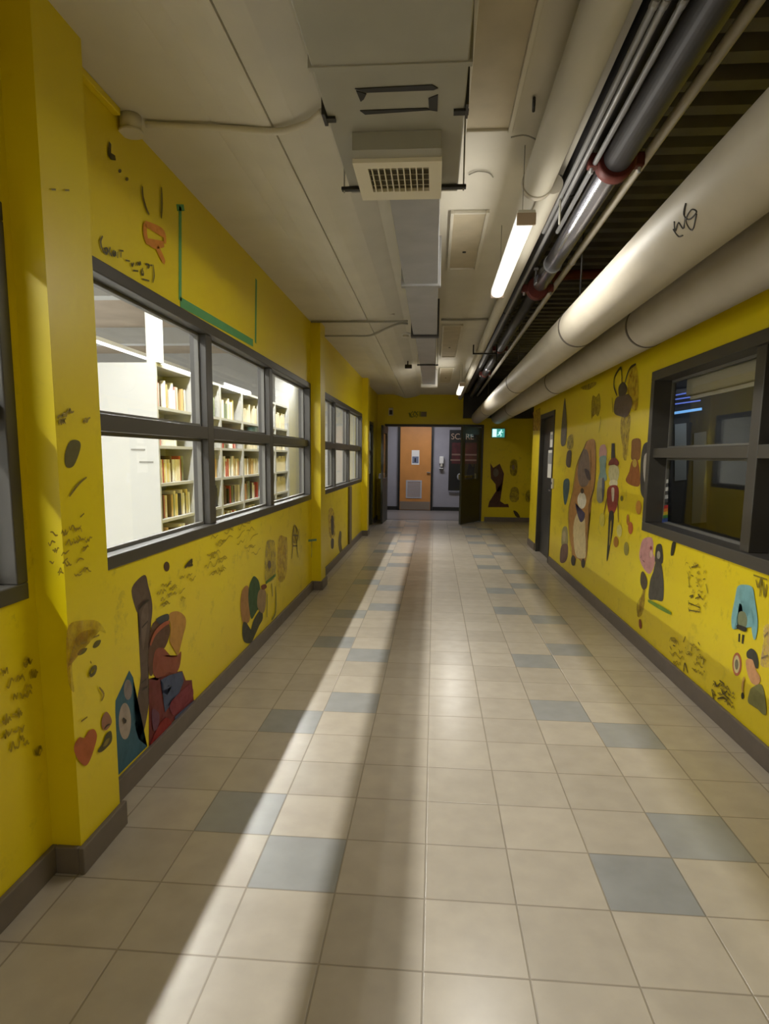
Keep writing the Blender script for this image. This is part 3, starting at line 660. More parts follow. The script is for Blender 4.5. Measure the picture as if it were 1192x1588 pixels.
coupling(.765, 2.765, .085, 3.06, 'dark red grooved coupling joining the dark and bright pipe, nearest in view')
coupling(.765, 2.765, .085, 5.2, 'dark red grooved coupling at the far end of the bright pipe')
coupling(.78, 2.80, .056, 8.2, 'small dark red coupling in the shadow near the second pillar')
coupling(.78, 2.80, .056, 10.6, 'farthest dark red coupling above the distant lamp')
long_pipe('sprinkler_main', .78, 2.80, .05, 5.25, 8.16, DSTEEL, 'dark steel main pipe between the second and third red couplings', n=24)
long_pipe('sprinkler_main', .78, 2.80, .05, 8.24, 10.56, DSTEEL, 'dark steel main pipe between the third and farthest red couplings', [(9.8, .3, .002)], SHINY, n=24)
long_pipe('sprinkler_main', .78, 2.80, .05, 10.64, 14.3, DSTEEL, 'dark steel main pipe beyond the farthest coupling, reaching the end wall', n=24)
tag(tubes('branch_pipe', [smooth_open([Vector((.86, 5.6, 2.87)), Vector((.98, 5.65, 2.97)), Vector((1.30, 5.7, 3.0)), Vector((1.62, 5.7, 3.0))])], .04, RUST), 'dark red branch pipe turning off to the right wall', 'pipe')
long_pipe('thin_beige_pipe', .902, 2.79, .021, -5.9, 14.2, PIPEW, 'slim beige pipe right of the dark main pipe', [(1.75, .03, .004), (4.6, .03, .004)], PIPEW, n=20)
t = thing('valve', (.70, 4.85, 2.72), 'small bright valve hanging left of the bare pipe', 'valve')
boxes('body', [((.685, 4.80, 2.70), (.705, 4.86, 2.76))], SHINY, t, bev=.006); tubes('stem', [[(.695, 4.83, 2.76), (.695, 4.83, 2.80)]], .007, GALV, t, 8); boxes('cap', [((.68, 4.81, 2.80), (.71, 4.85, 2.812))], GALV, t, bev=.003)
tag(tubes('hanger_rod', [[(.594, 3.40, 2.62), (.592, 3.40, 2.849)]], .005, GALVD), 'thin vertical steel rod beside the near coupling', 'rod')

# ---------------------------------------------------------------- signs
t = thing('exit_sign', (1.41, ENDY-.06, 2.0), 'lit green and white exit sign with running figure on the end wall', 'sign')
boxes('case', [((1.27, ENDY-.06, 1.90), (1.57, ENDY, 2.11))], mat('sign_case', (120, 130, 120), .5), t, bev=.004)
boxes('face', [((1.28, ENDY-.064, 1.91), (1.56, ENDY-.060, 2.10))], mat('exit_green', (80, 180, 170), .5, emit=.6), t)
wm = mat('exit_white', (215, 250, 250), .5, emit=1.1)
boxes('doorway_symbol', [((1.29, ENDY-.068, 1.92), (1.38, ENDY-.064, 2.09))], wm, t)
bm = bmesh.new(); P3 = lambda a, b: Vector((a, ENDY-.067, b))
bmesh.ops.create_uvsphere(bm, u_segments=12, v_segments=8, radius=.014, matrix=Matrix.Translation(P3(1.485, 2.065)))
tube(bm, [P3(1.475, 2.045), P3(1.455, 1.995)], .013, 8); tube(bm, [P3(1.455, 1.995), P3(1.485, 1.965), P3(1.475, 1.93)], .008, 8); tube(bm, [P3(1.452, 1.995), P3(1.43, 1.965), P3(1.40, 1.96)], .008, 8)
tube(bm, [P3(1.475, 2.04), P3(1.505, 2.02), P3(1.525, 2.03)], .006, 8); tube(bm, [P3(1.475, 2.04), P3(1.44, 2.03), P3(1.43, 2.0)], .006, 8)
link('running_figure', bm, wm, t)
t = thing('painted_sign', (-.45, ENDY, 2.42), 'faint green lettering painted above the double doors with a pale switch plate', 'sign')
tm = mat('faint_green', (112, 130, 28), .6)
bm = bmesh.new(); E3 = lambda x, y: at(x, y, 1, ENDY-.003)
for s in ([(634, 640), (636, 647)], [(640, 638), (636, 642), (638, 647), (641, 646)], [(643, 638), (640, 643), (643, 646), (646, 642), (643, 638)], [(648, 638), (645, 641), (648, 644), (645, 647)], [(651, 638), (651, 646)]):
    tube(bm, [E3(*q) for q in s], .012, 6)
link('lettering', bm, tm, t)
boxes('plate', [((-.33, ENDY-.02, 2.36), (-.20, ENDY, 2.47))], mat('dim_plate', (120, 108, 84), .5), t, bev=.003)
t = thing('wall_speaker', (-1.0, ENDY, 2.45), 'small pale box high on the wall above the left door leaf', 'box')
boxes('case', [((-1.06, ENDY-.06, 2.38), (-.96, ENDY, 2.55))], PLAST, t, bev=.006); boxes('front', [((-1.045, ENDY-.066, 2.40), (-.975, ENDY-.06, 2.50))], DSTEEL, t)
# notices on the charcoal door and its reader
for (z0, z1, y0, y1, lab) in ((1.62, 1.84, 9.30, 9.52, 'upper white sheet taped on the charcoal door'), (1.18, 1.58, 9.28, 9.62, 'lower, larger white sheet taped on the charcoal door')):
    t = thing('door_notice', (RX+.045, (y0+y1)/2, z0), lab, 'notice')
    boxes('sheet', [((RX+.044, y0, z0), (RX+.0495, y1, z1))], WHITE, t); boxes('print', [((RX+.042, y0+.03, (z0+z1)/2), (RX+.044, y1-.03, z1-.04))], mat('print_grey', (150, 150, 150), .6), t)
t = thing('card_reader', (RX, 8.86, 1.1), 'small white card reader on the yellow wall beside the charcoal door', 'reader')
boxes('case', [((RX-.025, 8.82, 1.05), (RX, 8.89, 1.19))], WHITE, t, bev=.005); boxes('sensor', [((RX-.028, 8.84, 1.11), (RX-.025, 8.87, 1.14))], BLACK, t)
# green tape round a bare patch above the first window
GT = mat('green_tape', (84, 150, 92), .6, 0, .06)
t = thing('masking_tape', (LX, 4.0, 2.3), 'green masking tape in a U shape above the first left window', 'tape')
def wstrip(name, pxa, pxb, wd, m, parent, plane, axis=0, lift=.0015, wb=None):
    a = at(*pxa, axis, plane); b = at(*pxb, axis, plane); d = (b-a).normalized()
    n = Vector((1, 0, 0)) if axis == 0 else Vector((0, 1, 0)); s = d.cross(n).normalized()
    if plane > 0: lift = -lift
    bm = bmesh.new(); vs_ = []
    for q, ww in ((a, wd), (b, wb or wd)):
        for sg in (-1, 1):
            for h in (0, lift): vs_.append(bm.verts.new(q+s*sg*ww/2+n*h))
    bmesh.ops.convex_hull(bm, input=vs_); return link(name, bm, m, parent)
wstrip('tape_strip', (279, 320), (279, 466), .035, GT, t, LX+.0005)
wstrip('tape_strip', (279, 468), (392, 532), .05, GT, t, LX+.0005)
wstrip('tape_strip', (397, 433), (396, 532), .035, GT, t, LX+.0005)
wstrip('tape_strip', (274, 322), (285, 322), .03, GT, t, LX+.0005)
# service pipe box under window 2
tag(boxes('wall_chase', [((LX, 9.72, .1), (LX+.03, 9.98, .99))], mat('chase_grey', (104, 92, 70), .5), bev=.004), 'narrow grey vertical pipe cover on the wall beneath the second window', 'pipe cover')

# ---------------------------------------------------------------- wall paintings (flat paint on the walls)
ORDR = [0]
WASH = {'orange_halo', 'wash', 'pale_robe', 'orange_wash', 'smear', 'cloud', 'tail', 'pale_ground', 'torso', 'grey_top', 'spray_line', 'dark_shape', 'patch', 'shape'}
def worn(name, rgb, keep):
    "brushed paint that is thin in places, so the wall shows through"
    if name in MATS: return MATS[name]
    m = mat(name, rgb, .5, 0, .08, 9); nt = m.node_tree; N = nt.nodes.new; L = nt.links.new
    b = nt.nodes['Principled BSDF']; tc = N('ShaderNodeTexCoord')
    nz = N('ShaderNodeTexNoise'); nz.inputs['Scale'].default_value = 16; nz.inputs['Detail'].default_value = 8; nz.inputs['Roughness'].default_value = .65
    L(tc.outputs['Object'], nz.inputs['Vector'])
    mr = N('ShaderNodeMapRange'); mr.inputs['From Min'].default_value = keep-.2; mr.inputs['From Max'].default_value = keep+.12
    mr.inputs['To Min'].default_value = 1.0 if keep > .6 else .72; mr.inputs['To Max'].default_value = .72 if keep > .6 else .2
    L(nz.outputs['Fac'], mr.inputs['Value']); L(mr.outputs[0], b.inputs['Alpha']); return m
def patch(parent, name, pts, rgb, plane, axis=0, Z=None, sm=True, mname=None):
    "filled shape of paint on a wall; pts are photo pixels"
    if Z: pts = [Z(*q) for q in pts]
    ORDR[0] += 1
    lift = .0006+.0004*(ORDR[0] % 12)
    sgn = 1 if (axis == 0 and plane < 0) else -1
    P = [at(x, y, axis, plane) for x, y in pts]
    if sm: P = smooth_loop(P, 4)
    n = Vector((sgn, 0, 0)) if axis == 0 else Vector((0, -1, 0))
    bm = bmesh.new(); a = [bm.verts.new(p+n*lift) for p in P]; bm.faces.new(a)
    bmesh.ops.triangulate(bm, faces=[f for f in bm.faces if len(f.verts) > 4])
    return link(name, bm, worn('paint_%d_%d_%d%s' % (*rgb, '_wash' if name in WASH else ''), rgb, .66 if name not in WASH else .5), parent)
def oval(cx, cy, rx, ry, k=10): return [(cx+rx*math.cos(2*math.pi*i/k), cy+ry*math.sin(2*math.pi*i/k)) for i in range(k)]
def strokes(parent, name, lst, rgb, plane, wd=.008, axis=0, Z=None):
    sgn = 1 if (axis == 0 and plane < 0) else -1
    n = Vector((sgn, 0, 0)) if axis == 0 else Vector((0, -1, 0))
    for s in lst:
        bm = bmesh.new()
        if Z: s = [Z(*q) for q in s]
        P = smooth_open([at(x, y, axis, plane) for x, y in s], 4)
        L_ = []
        for i, p in enumerate(P):
            d = (P[min(i+1, len(P)-1)]-P[max(i-1, 0)])
            if d.length < 1e-6: d = Vector((0, 1, 0))
            sd = d.normalized().cross(n)
            tp = wd*.62*(.6+.4*math.sin(math.pi*min(1, max(0, i/max(1, len(P)-1)))))
            L_.append([bm.verts.new(p+sd*tp+n*.0058), bm.verts.new(p-sd*tp+n*.0058)])
        for A1, B1 in zip(L_, L_[1:]): bm.faces.new((A1[0], A1[1], B1[1], B1[0]))
        link(name, bm, worn('ink_%d_%d_%d' % rgb, rgb, .64), parent)
def squiggles(parent, name, rect, rows, count, rgb, plane, wd, tilt=0., seed=1, axis=0):
    "rows of small handwriting-like marks inside a photo rectangle"
    q = random.Random(seed+int(rect[0]+rect[2])); x0, x1, y0, y1 = rect
    for k in range(count):
        r = k % rows; cx = q.uniform(x0, x1); cy = y0+(y1-y0)*(r+.5)/rows+q.uniform(-1, 1)*(y1-y0)/rows*.22+(cx-x0)*tilt
        n = q.randint(3, 6); w_ = q.uniform(.10, .2)*(x1-x0); h = (y1-y0)/rows*.3
        strokes(parent, name, [[(cx+w_*(i/n-.5), cy+q.uniform(-h, h)+w_*(i/n-.5)*tilt) for i in range(n+1)]], rgb, plane, wd, axis)
def mural(px, py, plane, label, axis=0, cat='painting', name='wall_painting'):
    p = at(px, py, axis, plane); return thing(name, p, label, cat)
R_ = RX; P5 = lambda x, y: (860+.214*x, 560+.214*y)
INK = (48, 42, 30)
# --- right wall
t = mural(905, 790, R_, 'tall tan furry animal painted standing on the right wall, beside the charcoal door')
patch(t, 'fur_body', [(235, 580), (290, 572), (300, 700), (292, 900), (255, 1050), (242, 1250), (238, 1380), (215, 1490), (195, 1490), (185, 1440), (150, 1430), (145, 1480), (122, 1470), (130, 1400), (110, 1290), (100, 1100), (130, 950), (160, 760), (210, 640)], (176, 126, 62), R_, Z=P5)
patch(t, 'grey_mane', [(195, 660), (228, 640), (250, 700), (255, 830), (235, 900), (185, 905), (165, 800)], (122, 102, 88), R_, Z=P5)
patch(t, 'pale_belly', [(170, 1090), (215, 1120), (222, 1250), (226, 1400), (205, 1430), (150, 1400), (135, 1200)], (214, 194, 142), R_, Z=P5)
patch(t, 'white_muzzle', oval(197, 1010, 32, 60), (226, 220, 200), R_, Z=P5)
patch(t, 'dark_brow', [(215, 780), (250, 800), (262, 860), (235, 850)], (70, 56, 60), R_, Z=P5)
patch(t, 'nose', oval(200, 940, 12, 20, 8), (60, 44, 36), R_, Z=P5)
patch(t, 'navy_scarf', [(150, 1020), (172, 1090), (218, 1100), (212, 1150), (186, 1164), (160, 1090)], (66, 58, 92), R_, Z=P5)
strokes(t, 'outline', [[(235, 580), (210, 640), (160, 760), (130, 950), (100, 1100), (110, 1290), (118, 1380)], [(292, 575), (300, 700), (290, 900), (252, 1050), (240, 1250), (236, 1390)], [(260, 640), (265, 760), (258, 900)], [(230, 1240), (228, 1380)]], INK, R_, .012, Z=P5)
patch(t, 'foot', oval(135, 1445, 16, 38, 8), (52, 42, 34), R_, Z=P5); patch(t, 'foot', oval(208, 1465, 14, 34, 8), (52, 42, 34), R_, Z=P5)
t = mural(948, 770, R_, 'thin painted performer with black top hat, pale round head and red coat')
patch(t, 'top_hat', [(415, 596), (436, 596), (440, 710), (410, 712)], (30, 28, 26), R_, Z=P5, sm=False)
patch(t, 'hair', [(392, 755), (405, 715), (440, 700), (468, 735), (455, 760), (425, 745)], (120, 40, 34), R_, Z=P5)
patch(t, 'head', oval(428, 810, 39, 75), (196, 188, 140), R_, Z=P5); patch(t, 'collar', oval(425, 885, 32, 26, 8), (224, 214, 176), R_, Z=P5)
patch(t, 'red_coat', [(388, 915), (455, 905), (462, 1000), (432, 1100), (395, 1102), (378, 1010)], (142, 44, 36), R_, Z=P5)
patch(t, 'shirt', [(412, 925), (432, 925), (428, 1010), (416, 1010)], (214, 200, 180), R_, Z=P5)
strokes(t, 'arm', [[(384, 985), (370, 1050), (358, 1112)], [(458, 990), (462, 1080), (464, 1170)]], (110, 66, 36), R_, .018, Z=P5)
patch(t, 'legs', [(395, 1100), (428, 1100), (420, 1240), (400, 1350), (386, 1435), (376, 1435), (388, 1250)], (42, 36, 28), R_, Z=P5)
patch(t, 'leg_gap', [(406, 1170), (412, 1170), (402, 1320), (396, 1320)], (178, 154, 30), R_, Z=P5)
t = mural(932, 735, R_, 'narrow pink and pale blue figure painted between the furry animal and the top hat')
patch(t, 'pink_head', [(330, 620), (368, 608), (376, 690), (326, 700)], (204, 156, 150), R_, Z=P5)
patch(t, 'blue_torso', [(326, 700), (376, 690), (368, 780), (378, 860), (320, 866), (332, 780)], (128, 156, 150), R_, Z=P5)
patch(t, 'grey_skirt', [(316, 866), (362, 862), (350, 1016), (308, 1008)], (160, 158, 136), R_, Z=P5)
patch(t, 'slate_stripe', [(345, 860), (362, 860), (355, 1000), (346, 1000)], (80, 84, 104), R_, Z=P5)
t = mural(968, 630, R_, 'purple-brown creature with long looping dark ears painted high on the right wall')
patch(t, 'orange_wash', [(540, 90), (600, 50), (606, 330), (560, 340), (530, 240)], (168, 122, 22), R_, Z=P5)
patch(t, 'body', [(445, 270), (500, 250), (540, 240), (566, 300), (530, 400), (480, 400), (432, 372)], (96, 78, 66), R_, Z=P5)
patch(t, 'tail', [(485, 400), (548, 392), (540, 500), (530, 600), (520, 715), (495, 700), (490, 600), (476, 520)], (142, 112, 60), R_, Z=P5)
patch(t, 'head', [(462, 190), (495, 150), (525, 190), (515, 240), (470, 262)], (58, 48, 42), R_, Z=P5)
strokes(t, 'ears', [[(455, 250), (432, 180), (440, 110), (480, 50), (488, 90), (490, 160)], [(505, 190), (525, 110), (552, 50), (592, 22)]], (52, 46, 30), R_, .022, Z=P5)
strokes(t, 'outline', [[(420, 265), (425, 370)]], INK, R_, .016, Z=P5)
t = mural(985, 720, R_, 'brown bell-shaped dress figure painted left of the right window')
patch(t, 'upper', [(562, 570), (620, 566), (624, 650), (612, 715), (556, 712), (556, 640)], (132, 84, 24), R_, Z=P5)
patch(t, 'skirt', [(560, 725), (604, 725), (618, 890), (570, 905), (515, 868), (540, 800)], (142, 80, 26), R_, Z=P5)
patch(t, 'highlight', oval(580, 740, 16, 30, 8), (184, 156, 60), R_, Z=P5)
t = mural(1003, 720, R_, 'black and white oval mask painted against the left edge of the right window')
patch(t, 'black_oval', [(640, 620), (668, 588), (688, 600), (690, 700), (672, 880), (660, 1000), (640, 985), (622, 930), (624, 740)], (52, 50, 50), R_, Z=P5)
patch(t, 'white_face', [(650, 690), (680, 668), (682, 760), (672, 870), (654, 880), (644, 800)], (172, 166, 156), R_, Z=P5)
t = mural(925, 640, R_, 'small purple shape painted high on the right wall near the pipes')
patch(t, 'shape', [(278, 250), (300, 262), (325, 235), (334, 330), (315, 400), (290, 380), (268, 420), (266, 330)], (112, 86, 44), R_, Z=P5)
strokes(t, 'drip', [[(335, 400), (335, 440), (322, 520)]], (90, 74, 30), R_, .01, Z=P5)
t = mural(912, 590, R_, 'faint beige smear painted just below the insulated pipe')
patch(t, 'smear', [(190, 190), (290, 150), (300, 170), (240, 210)], (150, 128, 84), R_, Z=P5)
t = mural(875, 640, R_, 'slim dark spear shape painted next to the charcoal door')
patch(t, 'blade', [(75, 265), (86, 400), (88, 520), (76, 605), (46, 600), (54, 430)], (88, 80, 64), R_, Z=P5)
t = mural(882, 690, R_, 'stack of small dark and blue shapes painted between the door and the furry animal')
patch(t, 'grey_top', [(95, 560), (130, 530), (136, 610), (118, 640), (92, 630)], (92, 88, 72), R_, Z=P5)
patch(t, 'dark_middle', [(92, 660), (120, 648), (122, 700), (112, 770), (84, 750)], (76, 60, 44), R_, Z=P5)
patch(t, 'blue_bottom', [(68, 862), (102, 856), (106, 920), (84, 1030), (68, 1030), (60, 930)], (52, 84, 92), R_, Z=P5)
t = mural(874, 840, R_, 'little portrait in grey and purple painted low beside the charcoal door')
patch(t, 'hair', [(56, 1215), (90, 1208), (94, 1330), (50, 1340)], (148, 140, 88), R_, Z=P5); patch(t, 'face', oval(68, 1270, 12, 40, 8), (176, 160, 120), R_, Z=P5)
patch(t, 'body', [(48, 1340), (94, 1330), (92, 1420), (70, 1460), (38, 1450)], (108, 78, 70), R_, Z=P5)
t = mural(975, 830, R_, 'loose row of small red, orange and white paint dabs below the performer')
for q, c in (((550, 1210, 18, 45), (178, 92, 40)), ((445, 1310, 18, 40), (168, 112, 30)), ((520, 1360, 18, 50), (150, 140, 60)), ((470, 1230, 20, 45), (214, 202, 110)), ((345, 1150, 20, 50), (204, 190, 70)), ((610, 1060, 20, 50), (190, 130, 36)), ((532, 1150, 10, 40), (172, 110, 36)), ((488, 995, 10, 20), (112, 104, 20))):
    patch(t, 'dab', oval(*q, 8), c, R_, Z=P5)
P7 = lambda x, y: (940+.2393*x, 820+.2393*y)
t = mural(1004, 860, R_, 'fluffy pink creature painted under the left corner of the right window')
patch(t, 'fluff', [(240, 66), (290, 56), (305, 100), (300, 150), (314, 190), (310, 240), (282, 292), (244, 262), (214, 190), (220, 120)], (196, 142, 140), R_, Z=P7)
patch(t, 'face', oval(290, 165, 10, 22, 8), (216, 180, 160), R_, Z=P7); patch(t, 'ear_spot', oval(290, 125, 8, 12, 8), (140, 50, 60), R_, Z=P7)
strokes(t, 'whisker', [[(232, 175), (226, 190)], [(240, 205), (250, 215)]], INK, R_, .008, Z=P7)
t = mural(1018, 890, R_, 'dark hooded robe figure with pale face painted above a green line')
patch(t, 'hood', [(322, 120), (342, 98), (362, 115), (366, 220), (318, 222)], (60, 56, 50), R_, Z=P7)
patch(t, 'robe', [(322, 215), (356, 225), (372, 340), (372, 430), (362, 470), (320, 460), (276, 450), (284, 340), (305, 280)], (74, 70, 62), R_, Z=P7)
patch(t, 'face', oval(340, 170, 11, 26, 8), (166, 160, 140), R_, Z=P7)
strokes(t, 'green_line', [[(274, 465), (345, 505), (424, 550)]], (106, 138, 44), R_, .025, Z=P7)
t = mural(997, 935, R_, 'ragged dark grey and red figure painted left of the hooded robe')
patch(t, 'head', [(226, 290), (242, 278), (266, 330), (262, 380), (240, 395), (222, 350)], (78, 66, 50), R_, Z=P7)
patch(t, 'torso', [(240, 395), (256, 400), (250, 440), (244, 520), (222, 570), (200, 560), (202, 480), (226, 440)], (112, 54, 34), R_, Z=P7)
patch(t, 'leg', [(214, 590), (226, 590), (232, 630), (224, 650), (214, 630)], (128, 60, 30), R_, Z=P7)
# blue arch stand-in with a grey tile in it
t = mural(1155, 940, R_, 'pale blue painted arch around a grey-green patch, under the right window')
patch(t, 'blue_arch', [(855, 375), (900, 362), (950, 380), (965, 450), (985, 600), (975, 700), (958, 715), (945, 640), (950, 560), (930, 480), (900, 462), (868, 480), (856, 560), (850, 640), (820, 645), (815, 570), (838, 450)], (120, 172, 178), R_, Z=P7)
patch(t, 'grey_patch', [(862, 545), (900, 540), (918, 590), (905, 640), (860, 620)], (120, 128, 96), R_, Z=P7)
patch(t, 'dark_band', [(855, 622), (912, 640), (905, 668), (852, 645)], (40, 38, 30), R_, Z=P7)
patch(t, 'dark_bar', [(856, 680), (868, 680), (866, 735), (854, 732)], (36, 34, 28), R_, Z=P7, sm=False); patch(t, 'dark_bar', [(880, 685), (896, 688), (888, 748), (876, 742)], (36, 34, 28), R_, Z=P7, sm=False)
t = mural(1142, 1030, R_, 'small red ringed oval painted low under the blue arch')
patch(t, 'red_ring', oval(847, 878, 30, 76), (168, 92, 60), R_, Z=P7); patch(t, 'white_centre', oval(846, 878, 20, 58), (206, 190, 140), R_, Z=P7); patch(t, 'grey_centre', oval(846, 880, 12, 34, 8), (112, 108, 84), R_, Z=P7)
t = mural(1170, 1050, R_, 'painted person with dark headscarf and olive clothes, low on the right wall')
patch(t, 'headscarf', [(912, 800), (940, 776), (972, 800), (988, 860), (984, 905), (964, 895), (948, 850), (915, 835)], (54, 54, 46), R_, Z=P7)
patch(t, 'skin', [(908, 850), (950, 850), (962, 900), (1000, 965), (985, 1010), (945, 1000), (915, 930)], (204, 150, 104), R_, Z=P7)
patch(t, 'olive_clothes', [(946, 1030), (1005, 1008), (1030, 1080), (1040, 1190), (1020, 1205), (975, 1160), (922, 1125), (930, 1060)], (120, 118, 66), R_, Z=P7)
strokes(t, 'arm', [[(900, 960), (888, 1010), (888, 1060)]], (190, 144, 70), R_, .014, Z=P7)
patch(t, 'boot', oval(886, 1082, 9, 22, 8), (34, 32, 22), R_, Z=P7)
t = mural(1188, 1000, R_, 'pale pink painted cloud with grey strokes at the right edge of the view')
patch(t, 'cloud', [(1020, 650), (1060, 620), (1100, 700), (1100, 860), (1040, 900), (1000, 870), (1030, 780)], (206, 176, 128), R_, Z=P7)
strokes(t, 'stroke', [[(1030, 700), (1053, 670)], [(1010, 840), (1053, 820)]], (120, 104, 80), R_, .01, Z=P7)
Q4 = lambda x, y: (1020+.1511*x, 860+.1511*y)
t = mural(1078, 930, R_, 'black marker face and lettering scribbled on the right wall under the window', cat='graffiti', name='marker_graffiti')
strokes(t, 'letters', [[(325, 570), (440, 590)], [(320, 495), (440, 545)], [(330, 430), (370, 420), (345, 445)], [(390, 450), (440, 430), (420, 410), (470, 465)], [(320, 545), (330, 590)], [(320, 470), (325, 520)], [(430, 530), (436, 555)]], (78, 68, 16), R_, .009, Z=Q4)
squiggles(t, 'faint_line', (1064, 1098, 872, 952), 8, 26, (170, 148, 24), R_, .005)
strokes(t, 'face_marks', [[(345, 210), (372, 222)], [(470, 255), (495, 248)], [(350, 130), (400, 120), (420, 100)], [(330, 120), (345, 150)], [(405, 320), (420, 325)], [(320, 200), (330, 330)], [(500, 300), (520, 400)]], (100, 88, 18), R_, .009, Z=Q4)
t = mural(1050, 1010, R_, 'short black marker dashes scattered low on the right wall above the baseboard', cat='graffiti', name='marker_graffiti')
strokes(t, 'dashes', [[(290, 840), (268, 900)], [(130, 940), (145, 975)], [(160, 930), (185, 940)], [(225, 990), (230, 1020)], [(352, 950), (352, 990)], [(405, 1060), (405, 1090)], [(482, 1075), (470, 1130)], [(325, 1010), (330, 1035)], [(290, 950), (292, 962)], [(420, 900), (438, 930)], [(480, 1190), (488, 1210)]], (66, 56, 14), R_, .011, Z=Q4)
squiggles(t, 'faint_mark', (1040, 1100, 985, 1030), 4, 22, (150, 130, 20), R_, .006, tilt=.35)
strokes(t, 'peak_mark', [[(268, 1200), (284, 1115), (312, 1215)]], (66, 56, 14), R_, .011, Z=Q4)
t = mural(1115, 1065, R_, 'dense black marker scrawl low on the right wall near the painted person', cat='graffiti', name='marker_graffiti')
strokes(t, 'scrawl', [[(590, 1310), (612, 1350), (650, 1320)], [(560, 1380), (575, 1460), (580, 1480)], [(640, 1290), (690, 1330)], [(660, 1380), (680, 1430), (720, 1400)], [(620, 1480), (680, 1470), (720, 1500)], [(690, 1440), (740, 1480)]], (70, 60, 14), R_, .010, Z=Q4)
squiggles(t, 'fine_scrawl', (1105, 1140, 1050, 1080), 4, 26, (124, 108, 20), R_, .006, tilt=.6)
t = mural(1042, 850, R_, 'single thick black dash painted just under the sill of the right window', cat='graffiti', name='marker_graffiti')
patch(t, 'dash', [(430, 92), (452, 90), (438, 165), (420, 168)], (40, 38, 26), R_, Z=P7)
t = mural(1185, 905, R_, 'faint marker scribble beneath the right window at the edge of the view', cat='graffiti', name='marker_graffiti')
strokes(t, 'scribble', [[(975, 330), (990, 380), (1010, 320), (1000, 440)], [(1020, 340), (1030, 440), (1045, 360)], [(960, 300), (1050, 330)]], (120, 106, 20), R_, .01, Z=P7)
# orange paint strip on the wall end beside the charcoal door
t = mural(832, 645, R_, 'reddish-brown paint patch on top of the wall strip beyond the charcoal door')
patch(t, 'patch', [(826, 640), (838, 632), (838, 668), (826, 668)], (150, 92, 50), R_, sm=False)
# sticker on the right window glass
t = mural(1030, 770, RX+.115, 'rainbow striped sticker on the glass of the right window', cat='sticker', name='window_sticker')
gx = RX+.12
for k, c in enumerate(((176, 176, 170), (60, 60, 62), (176, 176, 170), (60, 60, 62), (150, 150, 148), (70, 70, 72))):
    patch(t, 'stripe', [(1024, 745+k*6), (1036, 743+k*6), (1036, 749+k*6), (1024, 751+k*6)], c, gx, sm=False)
for k, c in enumerate(((170, 40, 44), (196, 110, 40), (196, 176, 50), (60, 120, 60), (50, 70, 130))):
    patch(t, 'colour_band', [(1020-k, 786+k*5), (1036, 783+k*5), (1036, 789+k*5), (1020-k, 792+k*5)], c, gx, sm=False)
patch(t, 'pale_edge', [(1018, 790), (1022, 786), (1020, 808), (1016, 812)], (196, 186, 160), gx, sm=False)
# --- left wall
P6 = lambda x, y: (80+.2266*x, 860+.2266*y)
t = mural(232, 1000, LX, 'dark brown twisting trunk-like shape painted beneath the first left window')
patch(t, 'trunk', [(545, 250), (585, 175), (640, 140), (660, 210), (686, 320), (686, 420), (664, 560), (662, 700), (660, 850), (668, 980), (650, 1120), (625, 1215), (605, 1130), (572, 1120), (590, 960), (606, 860), (612, 700), (602, 500), (600, 395), (580, 390)], (84, 66, 56), LX, Z=P6)
patch(t, 'grey_sheen', [(610, 430), (650, 330), (660, 420), (640, 560), (624, 650)], (108, 90, 78), LX, Z=P6)
strokes(t, 'fold', [[(590, 375), (620, 335), (660, 310)], [(610, 500), (650, 455)], [(605, 880), (640, 850)], [(610, 930), (650, 900)]], (44, 34, 26), LX, .01, Z=P6)
t = mural(270, 1040, LX, 'large red, blue and brown portrait painted right of the twisting trunk')
patch(t, 'blue_red_body', [(664, 850), (720, 862), (790, 815), (892, 796), (904, 862), (958, 858), (972, 1010), (900, 1070), (800, 1170), (664, 1312)], (104, 30, 34), LX, Z=P6, sm=False)
patch(t, 'brown_hair', [(690, 470), (780, 440), (808, 500), (800, 570), (770, 640), (720, 680), (690, 820), (662, 800), (664, 620)], (82, 48, 28), LX, Z=P6)
patch(t, 'red_face', [(705, 660), (760, 640), (812, 694), (850, 700), (884, 664), (872, 770), (830, 828), (780, 796), (726, 846), (690, 800)], (132, 62, 40), LX, Z=P6)
patch(t, 'tan_hair', [(800, 410), (860, 388), (912, 430), (912, 500), (884, 590), (862, 690), (840, 650), (806, 600), (812, 500)], (178, 128, 52), LX, Z=P6)
patch(t, 'navy_beret', [(712, 440), (790, 405), (796, 450), (742, 478)], (56, 60, 62), LX, Z=P6)
strokes(t, 'orange_arc', [[(668, 620), (700, 540), (760, 480), (800, 462)]], (160, 80, 46), LX, .02, Z=P6)
patch(t, 'blue_panel', [(740, 860), (800, 826), (890, 802), (900, 866), (862, 960), (800, 1000), (772, 1080), (762, 1010), (820, 900), (760, 880)], (58, 72, 104), LX, Z=P6, sm=False)
patch(t, 'crimson_panel', [(812, 1010), (900, 920), (950, 890), (960, 980), (850, 1090), (812, 1080)], (120, 34, 52), LX, Z=P6)
patch(t, 'blue_hem', [(838, 1110), (970, 995), (972, 1020), (838, 1148)], (72, 84, 116), LX, Z=P6, sm=False)
patch(t, 'scarlet_patch', [(740, 1150), (790, 1118), (812, 1180), (700, 1280), (672, 1290)], (132, 22, 24), LX, Z=P6)
patch(t, 'violet_smear', [(680, 1060), (730, 1090), (720, 1180), (690, 1200)], (96, 50, 76), LX, Z=P6)
t = mural(205, 1090, LX, 'teal blue painting with two pale ovals in the corner beside the first pillar')
